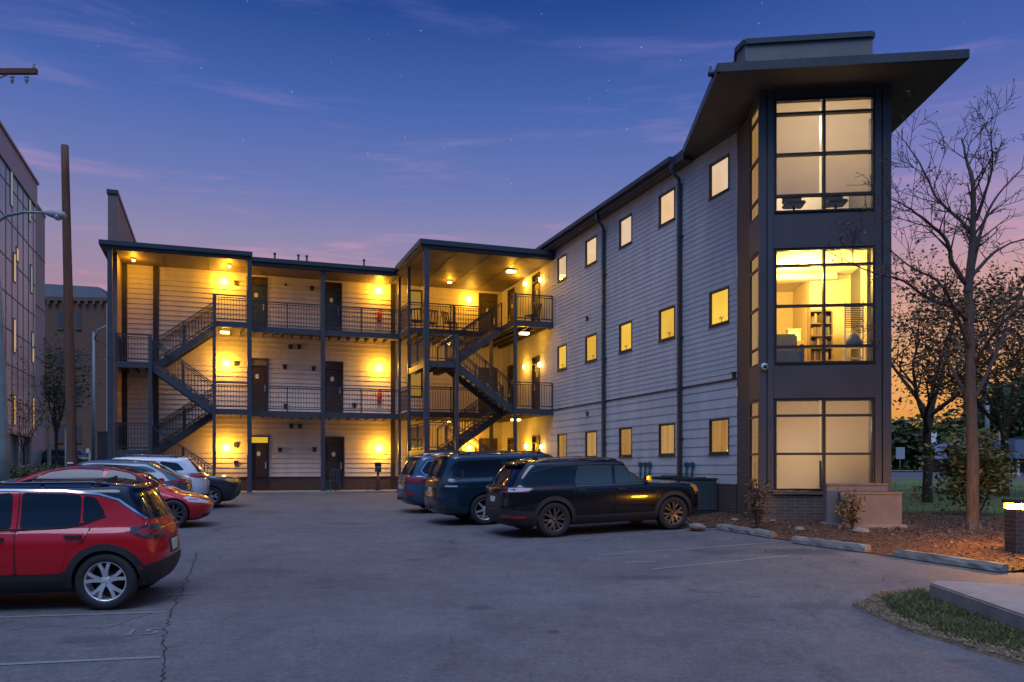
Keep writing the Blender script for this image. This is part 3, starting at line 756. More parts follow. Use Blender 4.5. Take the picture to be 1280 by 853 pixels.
flight(-2.5, 6.34, -.1, F2, 36.36, 37.45); flight(-2.5, 2.84, -.1, 1.13, 36.36, 37.45)
# right block
RB, RM = 32.12, 35.26
for z in (F2, F3):
    d_ = deck([(7.72, RM), (11.4, RM), (11.4, RB), (UW-.04, RB), (UW-.04, E), (7.72, E)], z, [((7.72, RM), (11.4, RM)), ((11.4, RB), (UW-.03, RB)), ((11.4, RB), (11.4, RM)), ((7.72, RM), (7.72, MBV))])
    railing(d_, (11.42, RB, z), (UW-.06, RB, z)); railing(d_, (7.75, RM, z), (11.4, RM, z)); railing(d_, (7.72, RM, z), (7.72, MBV, z))
for zl, top in ((2.84, F2), (6.34, F3)):
    d_ = deck([(7.72, RB), (8.95, RB), (8.95, RM), (7.72, RM)], zl, [((7.72, RB), (8.95, RB)), ((8.95, RB), (8.95, RM)), ((7.72, RB), (7.72, RM))])
    railing(d_, (7.75, RB, zl), (8.95, RB, zl)); railing(d_, (7.74, RB, zl), (7.74, RM, zl))
    flight(8.95, zl, 11.4, top, 33.75, 35.15)
flight(8.95, 6.34, 11.4, F2, RB+.05, 33.6); flight(8.95, 2.84, 11.4, 1.13, RB+.05, 33.6)

def post(u, v, w_, z1=10.72, z0=.95):
    m = MB(); m.box(u-w_/2, u+w_/2, v-w_/2, v+w_/2, z0, z1); m.box(u-w_*.8, u+w_*.8, v-w_*.8, v+w_*.8, z0, z0+.19); B(m, 'post', 'steel_dark')
for u, v, w_, z1 in ((-3.95, 36.28, .17, 10.72), (1.27, 36.26, .18, 10.72), (u_at(403.5, 37.1), 37.08, .17, 10.66), (-.10, 36.26, .13, F3+1.07), (-2.5, 36.27, .13, 6.34+1.07), (7.70, 37.08, .12, 10.66), (7.72, 32.06, .2, 10.7), (7.72, 35.2, .13, 10.7),
                    (8.95, 32.06, .14, 7.4), (11.4, 32.06, .12, 9.2), (11.4, 35.2, .14, 9.2), (9.7, 35.2, .10, 9.2)):
    post(u, v, w_, z1)

# ---- lamps of the building
def sconce(P, s, z, power=16, lo=.15):
    m = MB(); fbox(m, P, s-.06, s+.06, .0, .03, z-.10, z+.10); so_ = B(m, 'wall_lamp', 'trim_dark')
    c = P(s, .10, z); m = MB(); m.lathe([(0, -.09), (.05, -.085), (.062, -.04), (.062, .05), (.045, .085), (0, .09)], 12, c); C(m, 'lamp_shade', 'bulb', so_)
    q = P(s, .40, z); lamp('wall_lamp_light', (q[0]-BO[0], q[1]-BO[1], q[2]-BO[2]), power, WARM, .06, bldg)
for px, py in ((280, 352.5), (473, 363.7), (283, 455), (473.5, 460.5), (283, 560), (473.5, 560.5)):
    u, z = zr(px, py, VW); sconce(PR, u, z, 92)
u, z = zr(586, 374.5, VW); sconce(PR, u, z, 55); sconce(PR, u, z-7.1, 80)
u, z = zr(357, 357, VW); m = MB(); fbox(m, PR, u-.05, u+.05, 0, .05, z-.02, z+.08); B(m, 'bell', 'trim_dark')
for px, py in ((658.5, 355), (658, 459), (660, 558)):
    v, z = zw(px, py); sconce(PW, v, z, 40)
for px, py in ((678, 350), (677, 456), (679.5, 559)):  # topmost one added for a chandelier-like reflection, no fixture there
    v, z = zw(px, py); sconce(PW, v, z, 12)
def ceil(u, v, z, power, w_=.22):
    m = MB(); m.box(u-w_, u+w_, v-w_*.7, v+w_*.7, z-.03, z); so_ = B(m, 'ceiling_light', 'trim_dark')
    m = MB(); m.box(u-w_*.85, u+w_*.85, v-w_*.6, v+w_*.6, z-.12, z-.032); C(m, 'diffuser', 'bulb_soft', so_)
    lamp('ceiling_lamp_light', (u-BO[0], v-BO[1], z-.22-BO[2]), power, WARM, .08, bldg)
ceil(u_at(281, 37.2), 37.2, F3-.25, 30); ceil(11.95, 34.1, 10.65, 50); ceil(12.25, 33.3, F3-.25, 30); ceil(10.0, 37.0, 10.65, 40, .10); ceil(12.3, 34.5, F2-.25, 20)
ceil(-3.2, 37.4, 10.66, 50, .07); ceil(.5, 37.2, 10.66, 50, .07); ceil(10.0, 37.2, F3-.25, 25, .1); ceil(10.0, 37.2, F2-.25, 30, .1)

# ------------------------------------------------------------------ corner tower
def xu(x, y): return xy2uv(x, y)
pA, pB, pC, pD = (6.006, 22.40), (6.015, 21.30), (5.975, 20.24), (8.935, 19.90)
pE = (10.15, 29.0)
A_, B_, C_, D_, E_ = [xu(*p) for p in (pA, pB, pC, pD, pE)]
def face(p, q):
    p = Vector(p); q = Vector(q); a = (q-p); Ln = a.length; a.normalize(); n = (a.y, -a.x); return ((p.x, p.y), (a.x, a.y), n), Ln
TF, TL = face(C_, D_); CF, CL = face(B_, C_); PFc, PL = face(A_, B_); EF, EL = face(D_, E_)
ZB, ZTOP = .55, 11.20
s0 = .3475; s1 = s0+2.28
front_open = [(s0, s1, 1.60, 3.77), (s0, s1, 4.64, 7.37), (s0, s1, 8.265, 10.96)]
PT, PC_, PP, PE_ = Pf(*TF), Pf(*CF), Pf(*PFc), Pf(*EF)
m = MB(); flatwall(m, *TF, .0, TL, 1.58, ZTOP, front_open, .20, 0)
flatwall(m, *CF, 0, CL, 1.58, ZTOP, [(.06, 1.0, a_, b_) for _, _, a_, b_ in front_open], .15, 0)
flatwall(m, *EF, 0, EL, ZB, ZTOP, [], .1, 0)
tw = B(m, 'tower_wall', 'tower_metal')
for z0_, z1_ in ((3.80, 4.58), (7.40, 8.20)):
    m = MB(); fbox(m, PT, s0-.03, s1+.03, .003, .045, z0_, z1_); C(m, 'spandrel', 'tower_spandrel', tw); m = MB(); fbox(m, PC_, .08, .98, .003, .02, z0_, z1_); C(m, 'spandrel', 'tower_spandrel', tw)
m = MB()
for k in (.0, TL-.16): fbox(m, PT, k-.03 if k == 0 else k, k+.13 if k == 0 else k+.19, .004, .07, 1.58, ZTOP-.01)
for k in (.17, TL-.33): fbox(m, PT, k, k+.14, .004, .045, 1.58, ZTOP-.01)
fbox(m, PC_, CL-.05, CL-.005, .004, .03, 1.58, ZTOP-.01)
fbox(m, PT, .35, TL-.36, .004, .03, 10.99, ZTOP-.01)
C(m, 'corner_post', 'tower_metal', tw)
m = MB(); flatwall(m, *TF, 0, TL, ZB, 1.575, [], .1); flatwall(m, *CF, 0, CL, ZB, 1.575, [], .1); flatwall(m, *PFc, 0, PL, ZB, 4.02, [], .1)
fbox(m, PT, .3, s1+.1, .002, .05, 1.50, 1.575)
C(m, 'brick_base', 'brick_brown', tw)
m = MB(); fbox(m, PP, 0, PL, -.2, .0, 4.02, ZTOP-.12); C(m, 'pilaster', 'pilaster', tw)
# glazing of the tower
fr = {0: (.177, .60), 1: (.141, .496, .854), 2: (.124, .486, .853)}
litc = ('win_low', 'win_mid', 'win_top')
pbr('blind_fabric', (.62, .56, .48), .9)
def blind_mat():
    m, N, L = new_mat('blind_cloth'); o = N.new('ShaderNodeOutputMaterial'); mx = N.new('ShaderNodeMixShader'); d = N.new('ShaderNodeBsdfDiffuse'); t = N.new('ShaderNodeBsdfTranslucent')
    d.inputs[0].default_value = (.42, .38, .36, 1); t.inputs[0].default_value = (.62, .50, .36, 1); mx.inputs[0].default_value = .72
    L.new(d.outputs[0], mx.inputs[1]); L.new(t.outputs[0], mx.inputs[2]); L.new(mx.outputs[0], o.inputs[0])
blind_mat()
for i, (a_, b_, z0, z1) in enumerate(front_open):
    f = MB(); frame4(f, PT, a_, b_, z0, z1, .035, -.10, .05); sm = (a_+b_)/2; fbox(f, PT, sm-.03, sm+.03, -.10, .05, z0+.035, z1-.035)
    for q in fr[i]:
        zz = z1-(z1-z0)*q
        fbox(f, PT, a_+.035, sm-.03, -.10, .04, zz-.028, zz+.028); fbox(f, PT, sm+.03, b_-.035, -.10, .04, zz-.028, zz+.028)
    fo = B(f, 'window', 'black_plastic')
    for (p, q) in ((a_+.03, sm-.03), (sm+.03, b_-.03)):
        g = MB(); g.quad(PT(p, -.05, z0+.03), PT(q, -.05, z0+.03), PT(q, -.05, z1-.03), PT(p, -.05, z1-.03)); C(g, 'pane', 'pane_glass', fo)
        if i != 1:
            zb = z0+.03 if i == 0 else z1-(z1-z0)*.853+.02; g = MB()
            pp, qq = p+.015, q-.035
            g.quad(PT(pp, -.17, zb), PT(qq, -.17, zb), PT(qq, -.17, z1), PT(pp, -.17, z1)); C(g, 'blind', 'blind_cloth', fo)
    f = MB(); frame4(f, PC_, .06, 1.0, z0, z1, .03, -.06, .01)
    for q in fr[i]:
        zz = z1-(z1-z0)*q; fbox(f, PC_, .09, .97, -.06, .01, zz-.025, zz+.025)
    fo = B(f, 'window', 'black_plastic')
    g = MB(); g.quad(PC_(.06, -.05, z0), PC_(1.0, -.05, z0), PC_(1.0, -.05, z1), PC_(.06, -.05, z1)); C(g, 'blind', ('win_low_b', 'win_low', 'win_low')[i], fo)
    g = MB(); g.quad(PC_(.06, -.02, z0), PC_(1.0, -.02, z0), PC_(1.0, -.02, z1), PC_(.06, -.02, z1)); C(g, 'pane', 'pane_glass', fo)
# rooms behind the glass
def room(z0, z1, depth, back=True):
    P = PT; m = MB(); a0, a1 = .10, TL-.05
    tilt = .0
    m.quad(P(a0, -.21, z0), P(a1, -.21, z0), P(a1+.3, -depth, z0), P(a0-.2, -depth, z0), 1)
    m.quad(P(a0, -.21, z1), P(a1, -.21, z1), P(a1+.3, -depth, z1), P(a0-.2, -depth, z1), 2)
    m.quad(P(a0, -.21, z0), P(a0, -.21, z1), P(a0-.2, -depth, z1), P(a0-.2, -depth, z0), 0)
    m.quad(P(a1, -.21, z0), P(a1, -.21, z1), P(a1+.3, -depth, z1), P(a1+.3, -depth, z0), 0)
    m.quad(P(a0-.2, -depth, z0), P(a1+.3, -depth, z0), P(a1+.3, -depth, z1), P(a0-.2, -depth, z1), 0)
    B(m, 'room_wall', ['room_wall', 'carpet', 'room_ceiling'])
room(1.15, 4.10, 3.6); room(4.60, 7.50, 5.6); room(8.22, 11.05, 3.6)
m = MB(); fbox(m, PT, 1.95, 3.15, -5.55, -3.4, 4.61, 7.49); fbox(m, PT, 2.62, 2.90, -1.0, -.5, 4.61, 7.49); B(m, 'room_wall', 'room_wall')
m = MB(); fbox(m, PT, .2, 2.6, -3.5, -3.1, 7.33, 7.49); B(m, 'room_wall', 'room_ceiling')
def bl(P, s, d, z): q = P(s, d, z); return (q[0]-BO[0], q[1]-BO[1], q[2]-BO[2])
RW = (1, .62, .13)
lamp('room_light', bl(PT, 1.25, -2.0, 7.15), 480, RW, .12, bldg)
lamp('room_light', bl(PT, 2.45, -2.0, 7.0), 90, RW, .12, bldg)  # added fill lamp without a fixture, lifts the dark right part
lamp('room_light', bl(PT, 1.5, -.8, 6.9), 80, RW, .12, bldg)
lamp('room_light', bl(PT, 1.5, -2.2, 10.5), 175, (1, .84, .66), .2, bldg)
lamp('room_light', bl(PT, .9, -1.5, 2.4), 50, (1, .78, .56), .2, bldg); lamp('room_light', bl(PT, 2.1, -2.0, 3.2), 40, (1, .78, .56), .2, bldg)
m = MB(); c = PT(1.22, -2.0, 7.46); m.lathe([(0, -.06), (.10, -.05), (.13, 0), (0, .0)], 14, c); B(m, 'ceiling_light', 'bulb')
# tower roof: a wide thin canopy plus the bulkhead above it
roof_poly = [xu(4.756, 19.28), xu(10.08, 18.64), xu(10.30, 24.0), xu(10.9, 30.0), (UW+2, 30.0), (UW, 24.5), xu(4.99, 24.27)]
m = MB(); m.prism(roof_poly, ZTOP, ZTOP+.06, 0)
cx = sum(p[0] for p in roof_poly)/7; cy = sum(p[1] for p in roof_poly)/7
ins = [(cx+(p[0]-cx)*.86, cy+(p[1]-cy)*.86) for p in roof_poly]
n = len(roof_poly); vs_ = [(p[0], p[1], ZTOP+.20) for p in roof_poly]+[(p[0], p[1], ZTOP+.34) for p in ins]
m.add(vs_, [(i, (i+1) % n, (i+1) % n+n, i+n) for i in range(n)]+[tuple(range(n, 2*n))], 1)
for i in (6, 0, 1, 2):
    p, q = roof_poly[i], roof_poly[(i+1) % n]
    d_ = (Vector(q)-Vector(p)).normalized()*.05
    m.bar((p[0]-d_.x, p[1]-d_.y, ZTOP+.105), (q[0]+d_.x, q[1]+d_.y, ZTOP+.105), .10, .20, 1)
ro = B(m, 'roof', ['soffit_dark', 'fascia'])
bk = [xu(5.72, 20.6), xu(8.685, 20.23), xu(8.95, 23.5), xu(6.3, 23.9), xu(5.63, 21.02)]
m = MB(); m.prism(bk, ZTOP+.2, 12.52, 0)
o2 = C(m, 'bulkhead', 'bulkhead', ro)
m = MB()
for p, q in zip(bk, bk[1:]+bk[:1]): m.bar((p[0], p[1], 12.57), (q[0], q[1], 12.57), .12, .13); m.bar((p[0], p[1], 12.08), (q[0], q[1], 12.08), .03, .02)
C(m, 'cap', 'cap_metal', ro)
for k in (.08, .13, .3, .36): m = MB(); p = Vector(roof_poly[0]).lerp(Vector(roof_poly[1]), k); m.box(p.x-.05, p.x+.05, p.y+.15, p.y+.25, ZTOP+.19, ZTOP+.30); C(m, 'roof_fitting', 'trim_dark', ro)
m = MB(); p = Vector(roof_poly[0]).lerp(Vector(roof_poly[6]), .10); p.y -= .5; m.tube([(p[0]-.02, p[1]+.5, ZTOP+.1), (p[0]-.12, p[1]+.5, ZTOP+.18), (p[0]-.12, p[1]+.5, ZTOP+.36)], .035, 6); m.lathe([(0, -.07), (.06, -.06), (.07, .0), (.05, .06), (0, .08)], 8, (p[0]-.12, p[1]+.5, ZTOP+.2))
C(m, 'roof_fitting', 'trim_dark', ro)
# dome camera on the corner post
u_c = PT(.09, .10, 4.56); m = MB(); m.lathe([(0, -.02), (.085, -.02), (.085, .04), (0, .05)], 14, (u_c[0], u_c[1], u_c[2]), 'y'); co = B(m, 'security_camera', 'white_metal')
m = MB(); m.lathe([(.055, -.02), (.045, -.055), (.02, -.075), (0, -.08)], 12, (u_c[0], u_c[1], u_c[2]), 'y'); C(m, 'camera_dome', 'lens_dark', co)

# ------------------------------------------------------------------ things on and around the building
def W(u, v, z): x, y = uv2xy(u, v); return (x, y, z)
def local_thing(name, label, cat, u, v, z, group=None, rz=0): return thing(name, label, cat, W(u, v, z), RT+rz, group)
for (px, py, lbl) in ((473.5, 396, 'red fire extinguisher on the wall of the top floor gallery'), (473.5, 497, 'red fire extinguisher on the wall of the middle floor gallery')):
    u, z = zr(px, py, VW); t = local_thing('fire_extinguisher', lbl, 'fire extinguisher', u, VW-.11, z-.25, 'fire extinguishers on the galleries')
    m = MB(); m.lathe([(0, 0), (.085, .01), (.09, .06), (.09, .40), (.06, .47), (.03, .49), (.03, .52), (0, .52)], 14); m.build('cylinder', 'extinguisher', t)
    m = MB(); m.box(-.02, .10, -.015, .015, .52, .55); m.box(-.03, .11, -.012, .012, .57, .59); m.tube([(.03, 0, .52), (.11, 0, .46), (.115, 0, .2)], .012, 6); m.build('valve', 'black_plastic', t)
def chair(name, label, u, v, z, rz, mat='chair_wood', group=None, sc=1.0):
    t = local_thing(name, label, 'chair', u, v, z, group, rz)
    m = MB(); m.box(-.24, .24, -.22, .24, .40, .44); m.build('seat', mat, t, bevel=.01)
    m = MB(); [m.bar((x, .22, .44), (x, .34, .92), .03, .05) for x in (-.21, -.07, .07, .21)]; m.bar((-.24, .34, .92), (.24, .34, .92), .05, .06); m.build('backrest', mat, t)
    for x in (-.21, .21):
        for y in (-.2, .22): m = MB(); m.box(x-.02, x+.02, y-.02, y+.02, 0, .40); m.build('leg', mat, t)
    return t
chair('balcony_chair', 'dark chair at the left end of the top balcony above the right stairs', u_at(524, 36), 36.2, F3, 2.6, 'black_plastic', 'balcony chairs')
chair('balcony_chair', 'brown wooden chair in the middle of the top balcony above the right stairs', u_at(563, 36.0), 36.0, F3, .6, 'chair_wood', 'balcony chairs')
chair('balcony_chair', 'small reddish chair next to the corner post on the top balcony', u_at(538, 36.4), 36.4, F3, 3.3, 'chair_wood', 'balcony chairs')
chair('balcony_chair', 'dark chair behind the railing beside the lamp of the top right balcony', 12.55, 33.2, F3, -1.2, 'black_plastic', 'balcony chairs')
p = gp(418, 616.5); uu, vv = xy2uv(p.x, p.y)
t = chair('folding_chair', 'dark folding chair with blue back in front of the right ground floor door', u_at(416, 36.9), 36.9, F1, PI+.3, 'pipe_blue')
t = local_thing('charcoal_grill', 'small dark box on a post by the brick base under the ground floor lamp', 'grill', u_at(472.5, 37.6), 37.6, F1)
m = MB(); m.tube([(0, 0, 0), (0, 0, .82)], .05, 10); m.box(-.14, .14, -.12, .12, 0, .03); m.build('post', 'steel_dark', t)
m = MB(); m.box(-.13, .13, -.11, .11, .82, 1.18); m.box(-.15, .15, -.13, .13, 1.18, 1.24); m.build('box', 'black_plastic', t, bevel=.01)
m = MB(); m.box(-.09, .09, -.118, -.112, .98, 1.06); m.build('door', 'chair_grey', t)
t = local_thing('bench', 'low dark metal stool on the walkway left of the box on a post', 'stool', u_at(465, 37.0), 37.0, F1)
m = MB(); m.box(-.22, .22, -.16, .16, .42, .45); m.build('seat', 'steel_dark', t)
for x in (-.2, .2):
    for y in (-.14, .14): m = MB(); m.box(x-.015, x+.015, y-.015, y+.015, 0, .42); m.build('leg', 'steel_dark', t)
# air conditioners
def ac(px0, px1, pyb, lbl, v_):
    u0 = UW-.95; t = local_thing('air_conditioner', lbl, 'air conditioner', UW-.55, v_, G(*uv2xy(UW-.5, v_))+.10, 'air conditioners by the wing wall')
    m = MB(); m.box(-.42, .42, -.42, .42, .03, .9); m.box(-.45, .45, -.45, .45, .9, .94); m.box(-.5, .5, -.5, .5, -.1, .03); m.build('casing', 'ac_metal', t)
    m = MB()
    for k in range(20):
        x = -.39+.78*k/19
        m.box(x-.010, x+.010, -.445, -.42, .07, .87); m.box(-.445, -.42, x-.010, x+.010, .07, .87)
    for k in range(1, 3): m.box(-.42, .42, -.450, -.445, .3*k, .3*k+.02); m.box(-.450, -.445, -.42, .42, .3*k, .3*k+.02)
    m.build('grille', 'ac_grille', t)
    m = MB(); m.lathe([(.3, .942), (.3, .97), (.27, .97), (.27, .942)], 20)
    for k in range(5): m.lathe([(.06+.045*k, .955), (.065+.045*k, .955)], 20)
    m.build('fan_guard', 'black_plastic', t)
ac(0, 0, 0, 'dark green louvred air conditioner beside the brick pillar of the wing', 20.35)
ac(0, 0, 0, 'air conditioner mostly hidden behind the front of the black SUV', 21.65)
# furniture seen through the middle tower window
def T(s, d, z): q = PT(s, d, z); return W(*q)
rzT = RT+math.atan2(TF[1][1], TF[1][0])
t = thing('picture', 'dark framed picture hanging on the wall inside the middle tower room', 'picture', T(.62, -5.5, 6.15), rzT)
m = MB(); m.box(-.42, .42, -.03, .0, -.42, .42); m.build('frame', 'picture_dark', t); m = MB(); m.box(-.36, .36, -.036, -.031, -.36, .36); m.build('canvas', 'door_brown', t)
t = thing('dresser', 'orange wooden chest of drawers inside the middle tower room', 'dresser', T(1.32, -3.3, 4.61), rzT)
m = MB(); m.box(-.5, .45, -.25, .25, 0, 1.02); m.build('body', 'cardboard', t, bevel=.01)
for k in range(4): m = MB(); m.box(-.46, .41, -.265, -.252, .06+.24*k, .27+.24*k); dd = m.build('drawer', 'cardboard', t); m = MB(); m.box(-.07, .03, -.29, -.266, .15+.24*k, .18+.24*k); m.build('handle', 'black_plastic', dd)
t = thing('storage_box', 'small pale box standing on the chest of drawers in the tower room', 'box', T(1.48, -3.3, 5.631), rzT)
m = MB(); m.box(-.17, .17, -.15, .15, 0, .30); m.build('body', 'plaque', t, bevel=.01); m = MB(); m.box(-.18, .18, -.16, .16, .301, .35); m.build('lid', 'room_wall', t)
t = thing('armchair', 'grey blue armchair at the bottom left of the middle tower window', 'armchair', T(.78, -.95, 4.61), rzT)
m = MB(); m.box(-.35, .35, -.3, .3, 0, .42); m.build('seat', 'chair_grey', t, bevel=.04); m = MB(); m.box(-.35, .35, .2, .34, .38, .92); m.build('backrest', 'chair_grey', t, bevel=.05)
for x in (-.40, .32): m = MB(); m.box(x, x+.09, -.3, .3, 0, .6); m.build('armrest', 'chair_grey', t, bevel=.03)
t = thing('bookcase', 'dark bookcase with items on its shelves inside the middle tower room', 'bookcase', T(2.02, -2.6, 4.61), rzT)
m = MB(); m.box(-.30, -.27, -.15, .15, 0, 1.85); m.box(.27, .30, -.15, .15, 0, 1.7); m.box(-.27, .27, .12, .15, 0, 1.8); m.build('frame', 'shelf_dark', t)
for k in range(6): m = MB(); m.box(-.27, .27, -.15, .12, .05+.33*k, .08+.33*k); m.build('shelf', 'shelf_dark', t)
for k in range(5):
    x = -.25
    while x < .2:
        w_ = rnd.uniform(.04, .09); m = MB(); m.box(x, x+w_-.004, -.12, .1, .085+.33*k, .085+.33*k+rnd.uniform(.15, .28)); m.build('book', rnd.choice(['picture_dark', 'chair_grey', 'door_brown', 'cardboard']), t); x += w_+.01
t = thing('wire_rack', 'white slatted rack with bags by the right side of the middle tower window', 'rack', T(2.33, -.62, 4.61), rzT)
for k in range(12): m = MB(); m.box(-.22, .20, -.1, -.07, .95+.045*k, .97+.045*k); m.build('slat', 'black_plastic', t)
m = MB(); [m.box(x-.015, x+.015, -.12, -.1, 0, 1.6) for x in (-.22, .2)]; [m.box(-.22, .2, -.12, .1, z, z+.02) for z in (.2, .45)]; m.build('frame', 'plaque', t)
m = MB(); m.lathe([(0, .47), (.2, .49), (.22, .6), (.14, .75), (.06, .86), (0, .88)], 12); m.build('bag', 'chair_grey', t)
for i, (s, lbl) in enumerate(((.95, 'pale chair back seen low behind the blind of the top tower window'), (1.95, 'dark high chair back seen low at the right of the top tower window'))):
    t = thing('office_chair', lbl, 'chair', T(s, -.75, 8.23), rzT, 'chairs behind the top tower window')
    m = MB(); m.box(-.25, .25, -.25, .25, .40, .48); m.build('seat', 'chair_grey', t, bevel=.03); m = MB(); m.box(-.24, .24, .2, .28, .5, 1.0+.15*i); m.build('backrest', 'chair_grey', t, bevel=.05)
    m = MB(); m.tube([(0, 0, .06), (0, 0, .4)], .03, 8); [m.bar((0, 0, .06), (.27*math.cos(a), .27*math.sin(a), .03), .04) for a in (0, 1.26, 2.5, 3.77, 5.03)]; m.build('base', 'black_plastic', t)
t = thing('armchair', 'armchair whose shadow shows on the blind of the bottom tower window', 'armchair', T(1.75, -.6, 1.16), rzT)
m = MB(); m.box(-.35, .35, -.3, .3, 0, .42); m.build('seat', 'chair_grey', t, bevel=.04); m = MB(); m.box(-.28, .28, .2, .34, .38, 1.15); m.build('backrest', 'chair_grey', t, bevel=.08)
for x in (-.40, .32): m = MB(); m.box(x, x+.09, -.3, .3, 0, .62); m.build('armrest', 'chair_grey', t, bevel=.03)
# ------------------------------------------------------------------ cars
def catmull(keys, sub):
    out = []; n = len(keys)
    for i in range(n-1):
        p0, p1, p2, p3 = keys[max(i-1, 0)], keys[i], keys[i+1], keys[min(i+2, n-1)]
        for k in range(sub):
            t = k/sub; r = []
            for a, b, c, d in zip(p0, p1, p2, p3):
                m1 = (c-a)*.5*.75; m2 = (d-b)*.5*.75; t2 = t*t; t3 = t2*t
                r.append((2*t3-3*t2+1)*b + (t3-2*t2+t)*m1 + (-2*t3+3*t2)*c + (t3-t2)*m2)
            out.append(tuple(r))
    out.append(keys[-1]); return out
FXR = [(0, 1), (.25, 1), (.45, 1), (.6, 1), (.7, 1), (.78, 1), (.84, 1), (.885, 1), (.92, 1), (.945, 1), (.965, 1), (.98, 1), (.99, 1)]
def ring_pts(k, n=72):
    """plan outline: straight sides, bowed ends, rounded corners"""
    xr, zr_, xf, zf, w, nr, nf = k; xm = (xr+xf)/2; a = (xf-xr)/2
    def quarter(e):                         # from the middle of the side to the middle of the end
        p, q = e*3.0, 1.9+e*.28; out = []
        for fx, _ in FXR: out.append((fx, (1-fx**p)**(1/q)))
        y0 = out[-1][1]
        for fy in (.8, .6, .4, .2, 0): y = y0*fy; out.append(((1-y**q)**(1/p), y))
        return out
    F_, R_ = quarter(nf), quarter(nr)
    loop = [(f, y) for f, y in reversed(F_)] + [(-f, y) for f, y in R_[1:]] + [(-f, -y) for f, y in reversed(R_[:-1])] + [(f, -y) for f, y in F_[1:-1]]
    pts = []
    for f, y in loop:
        x = xm+a*f; t = (x-xr)/(xf-xr); pts.append((x, y*w, zr_+(zf-zr_)*t))
    return pts
def car_body(keys, wheels, Rw, W, mats, clad_z=0, roofline=None):
    rings = [ring_pts(k) for k in catmull(keys, 4)]; n = len(rings[0])
    m = MB(); vs_ = [p for r in rings for p in r]; nr = len(rings)
    fs = [(i*n+k, i*n+(k+1) % n, (i+1)*n+(k+1) % n, (i+1)*n+k) for i in range(nr-1) for k in range(n)]
    fs += [tuple(range(n-1, -1, -1)), tuple((nr-1)*n+k for k in range(n))]
    m.add(vs_, fs, 0, True)
    me = bpy.data.meshes.new('body'); me.from_pydata(m.v, [], m.f)
    bm = bmesh.new(); bm.from_mesh(me); bmesh.ops.recalc_face_normals(bm, faces=bm.faces)
    bvh = BVHTree.FromBMesh(bm); bm.to_mesh(me); bm.free()
    for mm in mats: me.materials.append(MATS[mm])
    me.materials.append(MATS['clad']); me.materials.append(MATS['roof_black'])
    for p in me.polygons: p.use_smooth = True
    o = bpy.data.objects.new('body', me); COL.objects.link(o)
    cm = MB()
    for x in wheels:
        for s in (1, -1): cm.lathe([(0, s*(W/2-.36)), (Rw*1.13, s*(W/2-.36)), (Rw*1.13, s*(W/2+.3)), (0, s*(W/2+.3))], 36, (x, 0, Rw), 'y')
    c = cm.build('cut', 'clad'); bmx = bmesh.new(); bmx.from_mesh(c.data); bmesh.ops.remove_doubles(bmx, verts=bmx.verts, dist=1e-4); bmesh.ops.recalc_face_normals(bmx, faces=bmx.faces); bmx.to_mesh(c.data); bmx.free()
    md = o.modifiers.new('b', 'BOOLEAN'); md.object = c; md.operation = 'DIFFERENCE'; md.solver = 'EXACT'; md.material_mode = 'TRANSFER'
    dg = bpy.context.evaluated_depsgraph_get(); dg.update()
    ne = bpy.data.meshes.new_from_object(o.evaluated_get(dg)); o.modifiers.clear(); o.data = ne
    if clad_z > .4 or roofline:
        b2 = bmesh.new(); b2.from_mesh(ne)
        segs = [((-9, clad_z), (9, clad_z))] if clad_z > .4 else []
        rl = sorted(roofline or []); segs += list(zip(rl[:-1], rl[1:]))
        for (x0, z0), (x1, z1) in segs:
            fs_ = [f for f in b2.faces if f.material_index == 0 and any(x0-.02 <= v.co.x <= x1+.02 for v in f.verts)]
            g = set(fs_) | {e for f in fs_ for e in f.edges} | {v for f in fs_ for v in f.verts}
            bmesh.ops.bisect_plane(b2, geom=list(g), plane_co=(x0, 0, z0), plane_no=(-(z1-z0), 0, x1-x0))
        for f in b2.faces:
            if f.material_index != 0: continue
            fc = f.calc_center_median()
            if fc.z < clad_z: f.material_index = 1
            elif rl and rl[0][0] <= fc.x <= rl[-1][0]:
                for (x0, z0), (x1, z1) in zip(rl[:-1], rl[1:]):
                    if x0 <= fc.x <= x1 and fc.z > z0+(z1-z0)*(fc.x-x0)/(x1-x0): f.material_index = 2
        b2.to_mesh(ne); b2.free()
    ne.set_sharp_from_angle(angle=R(42))
    bpy.data.objects.remove(c); return o, bvh
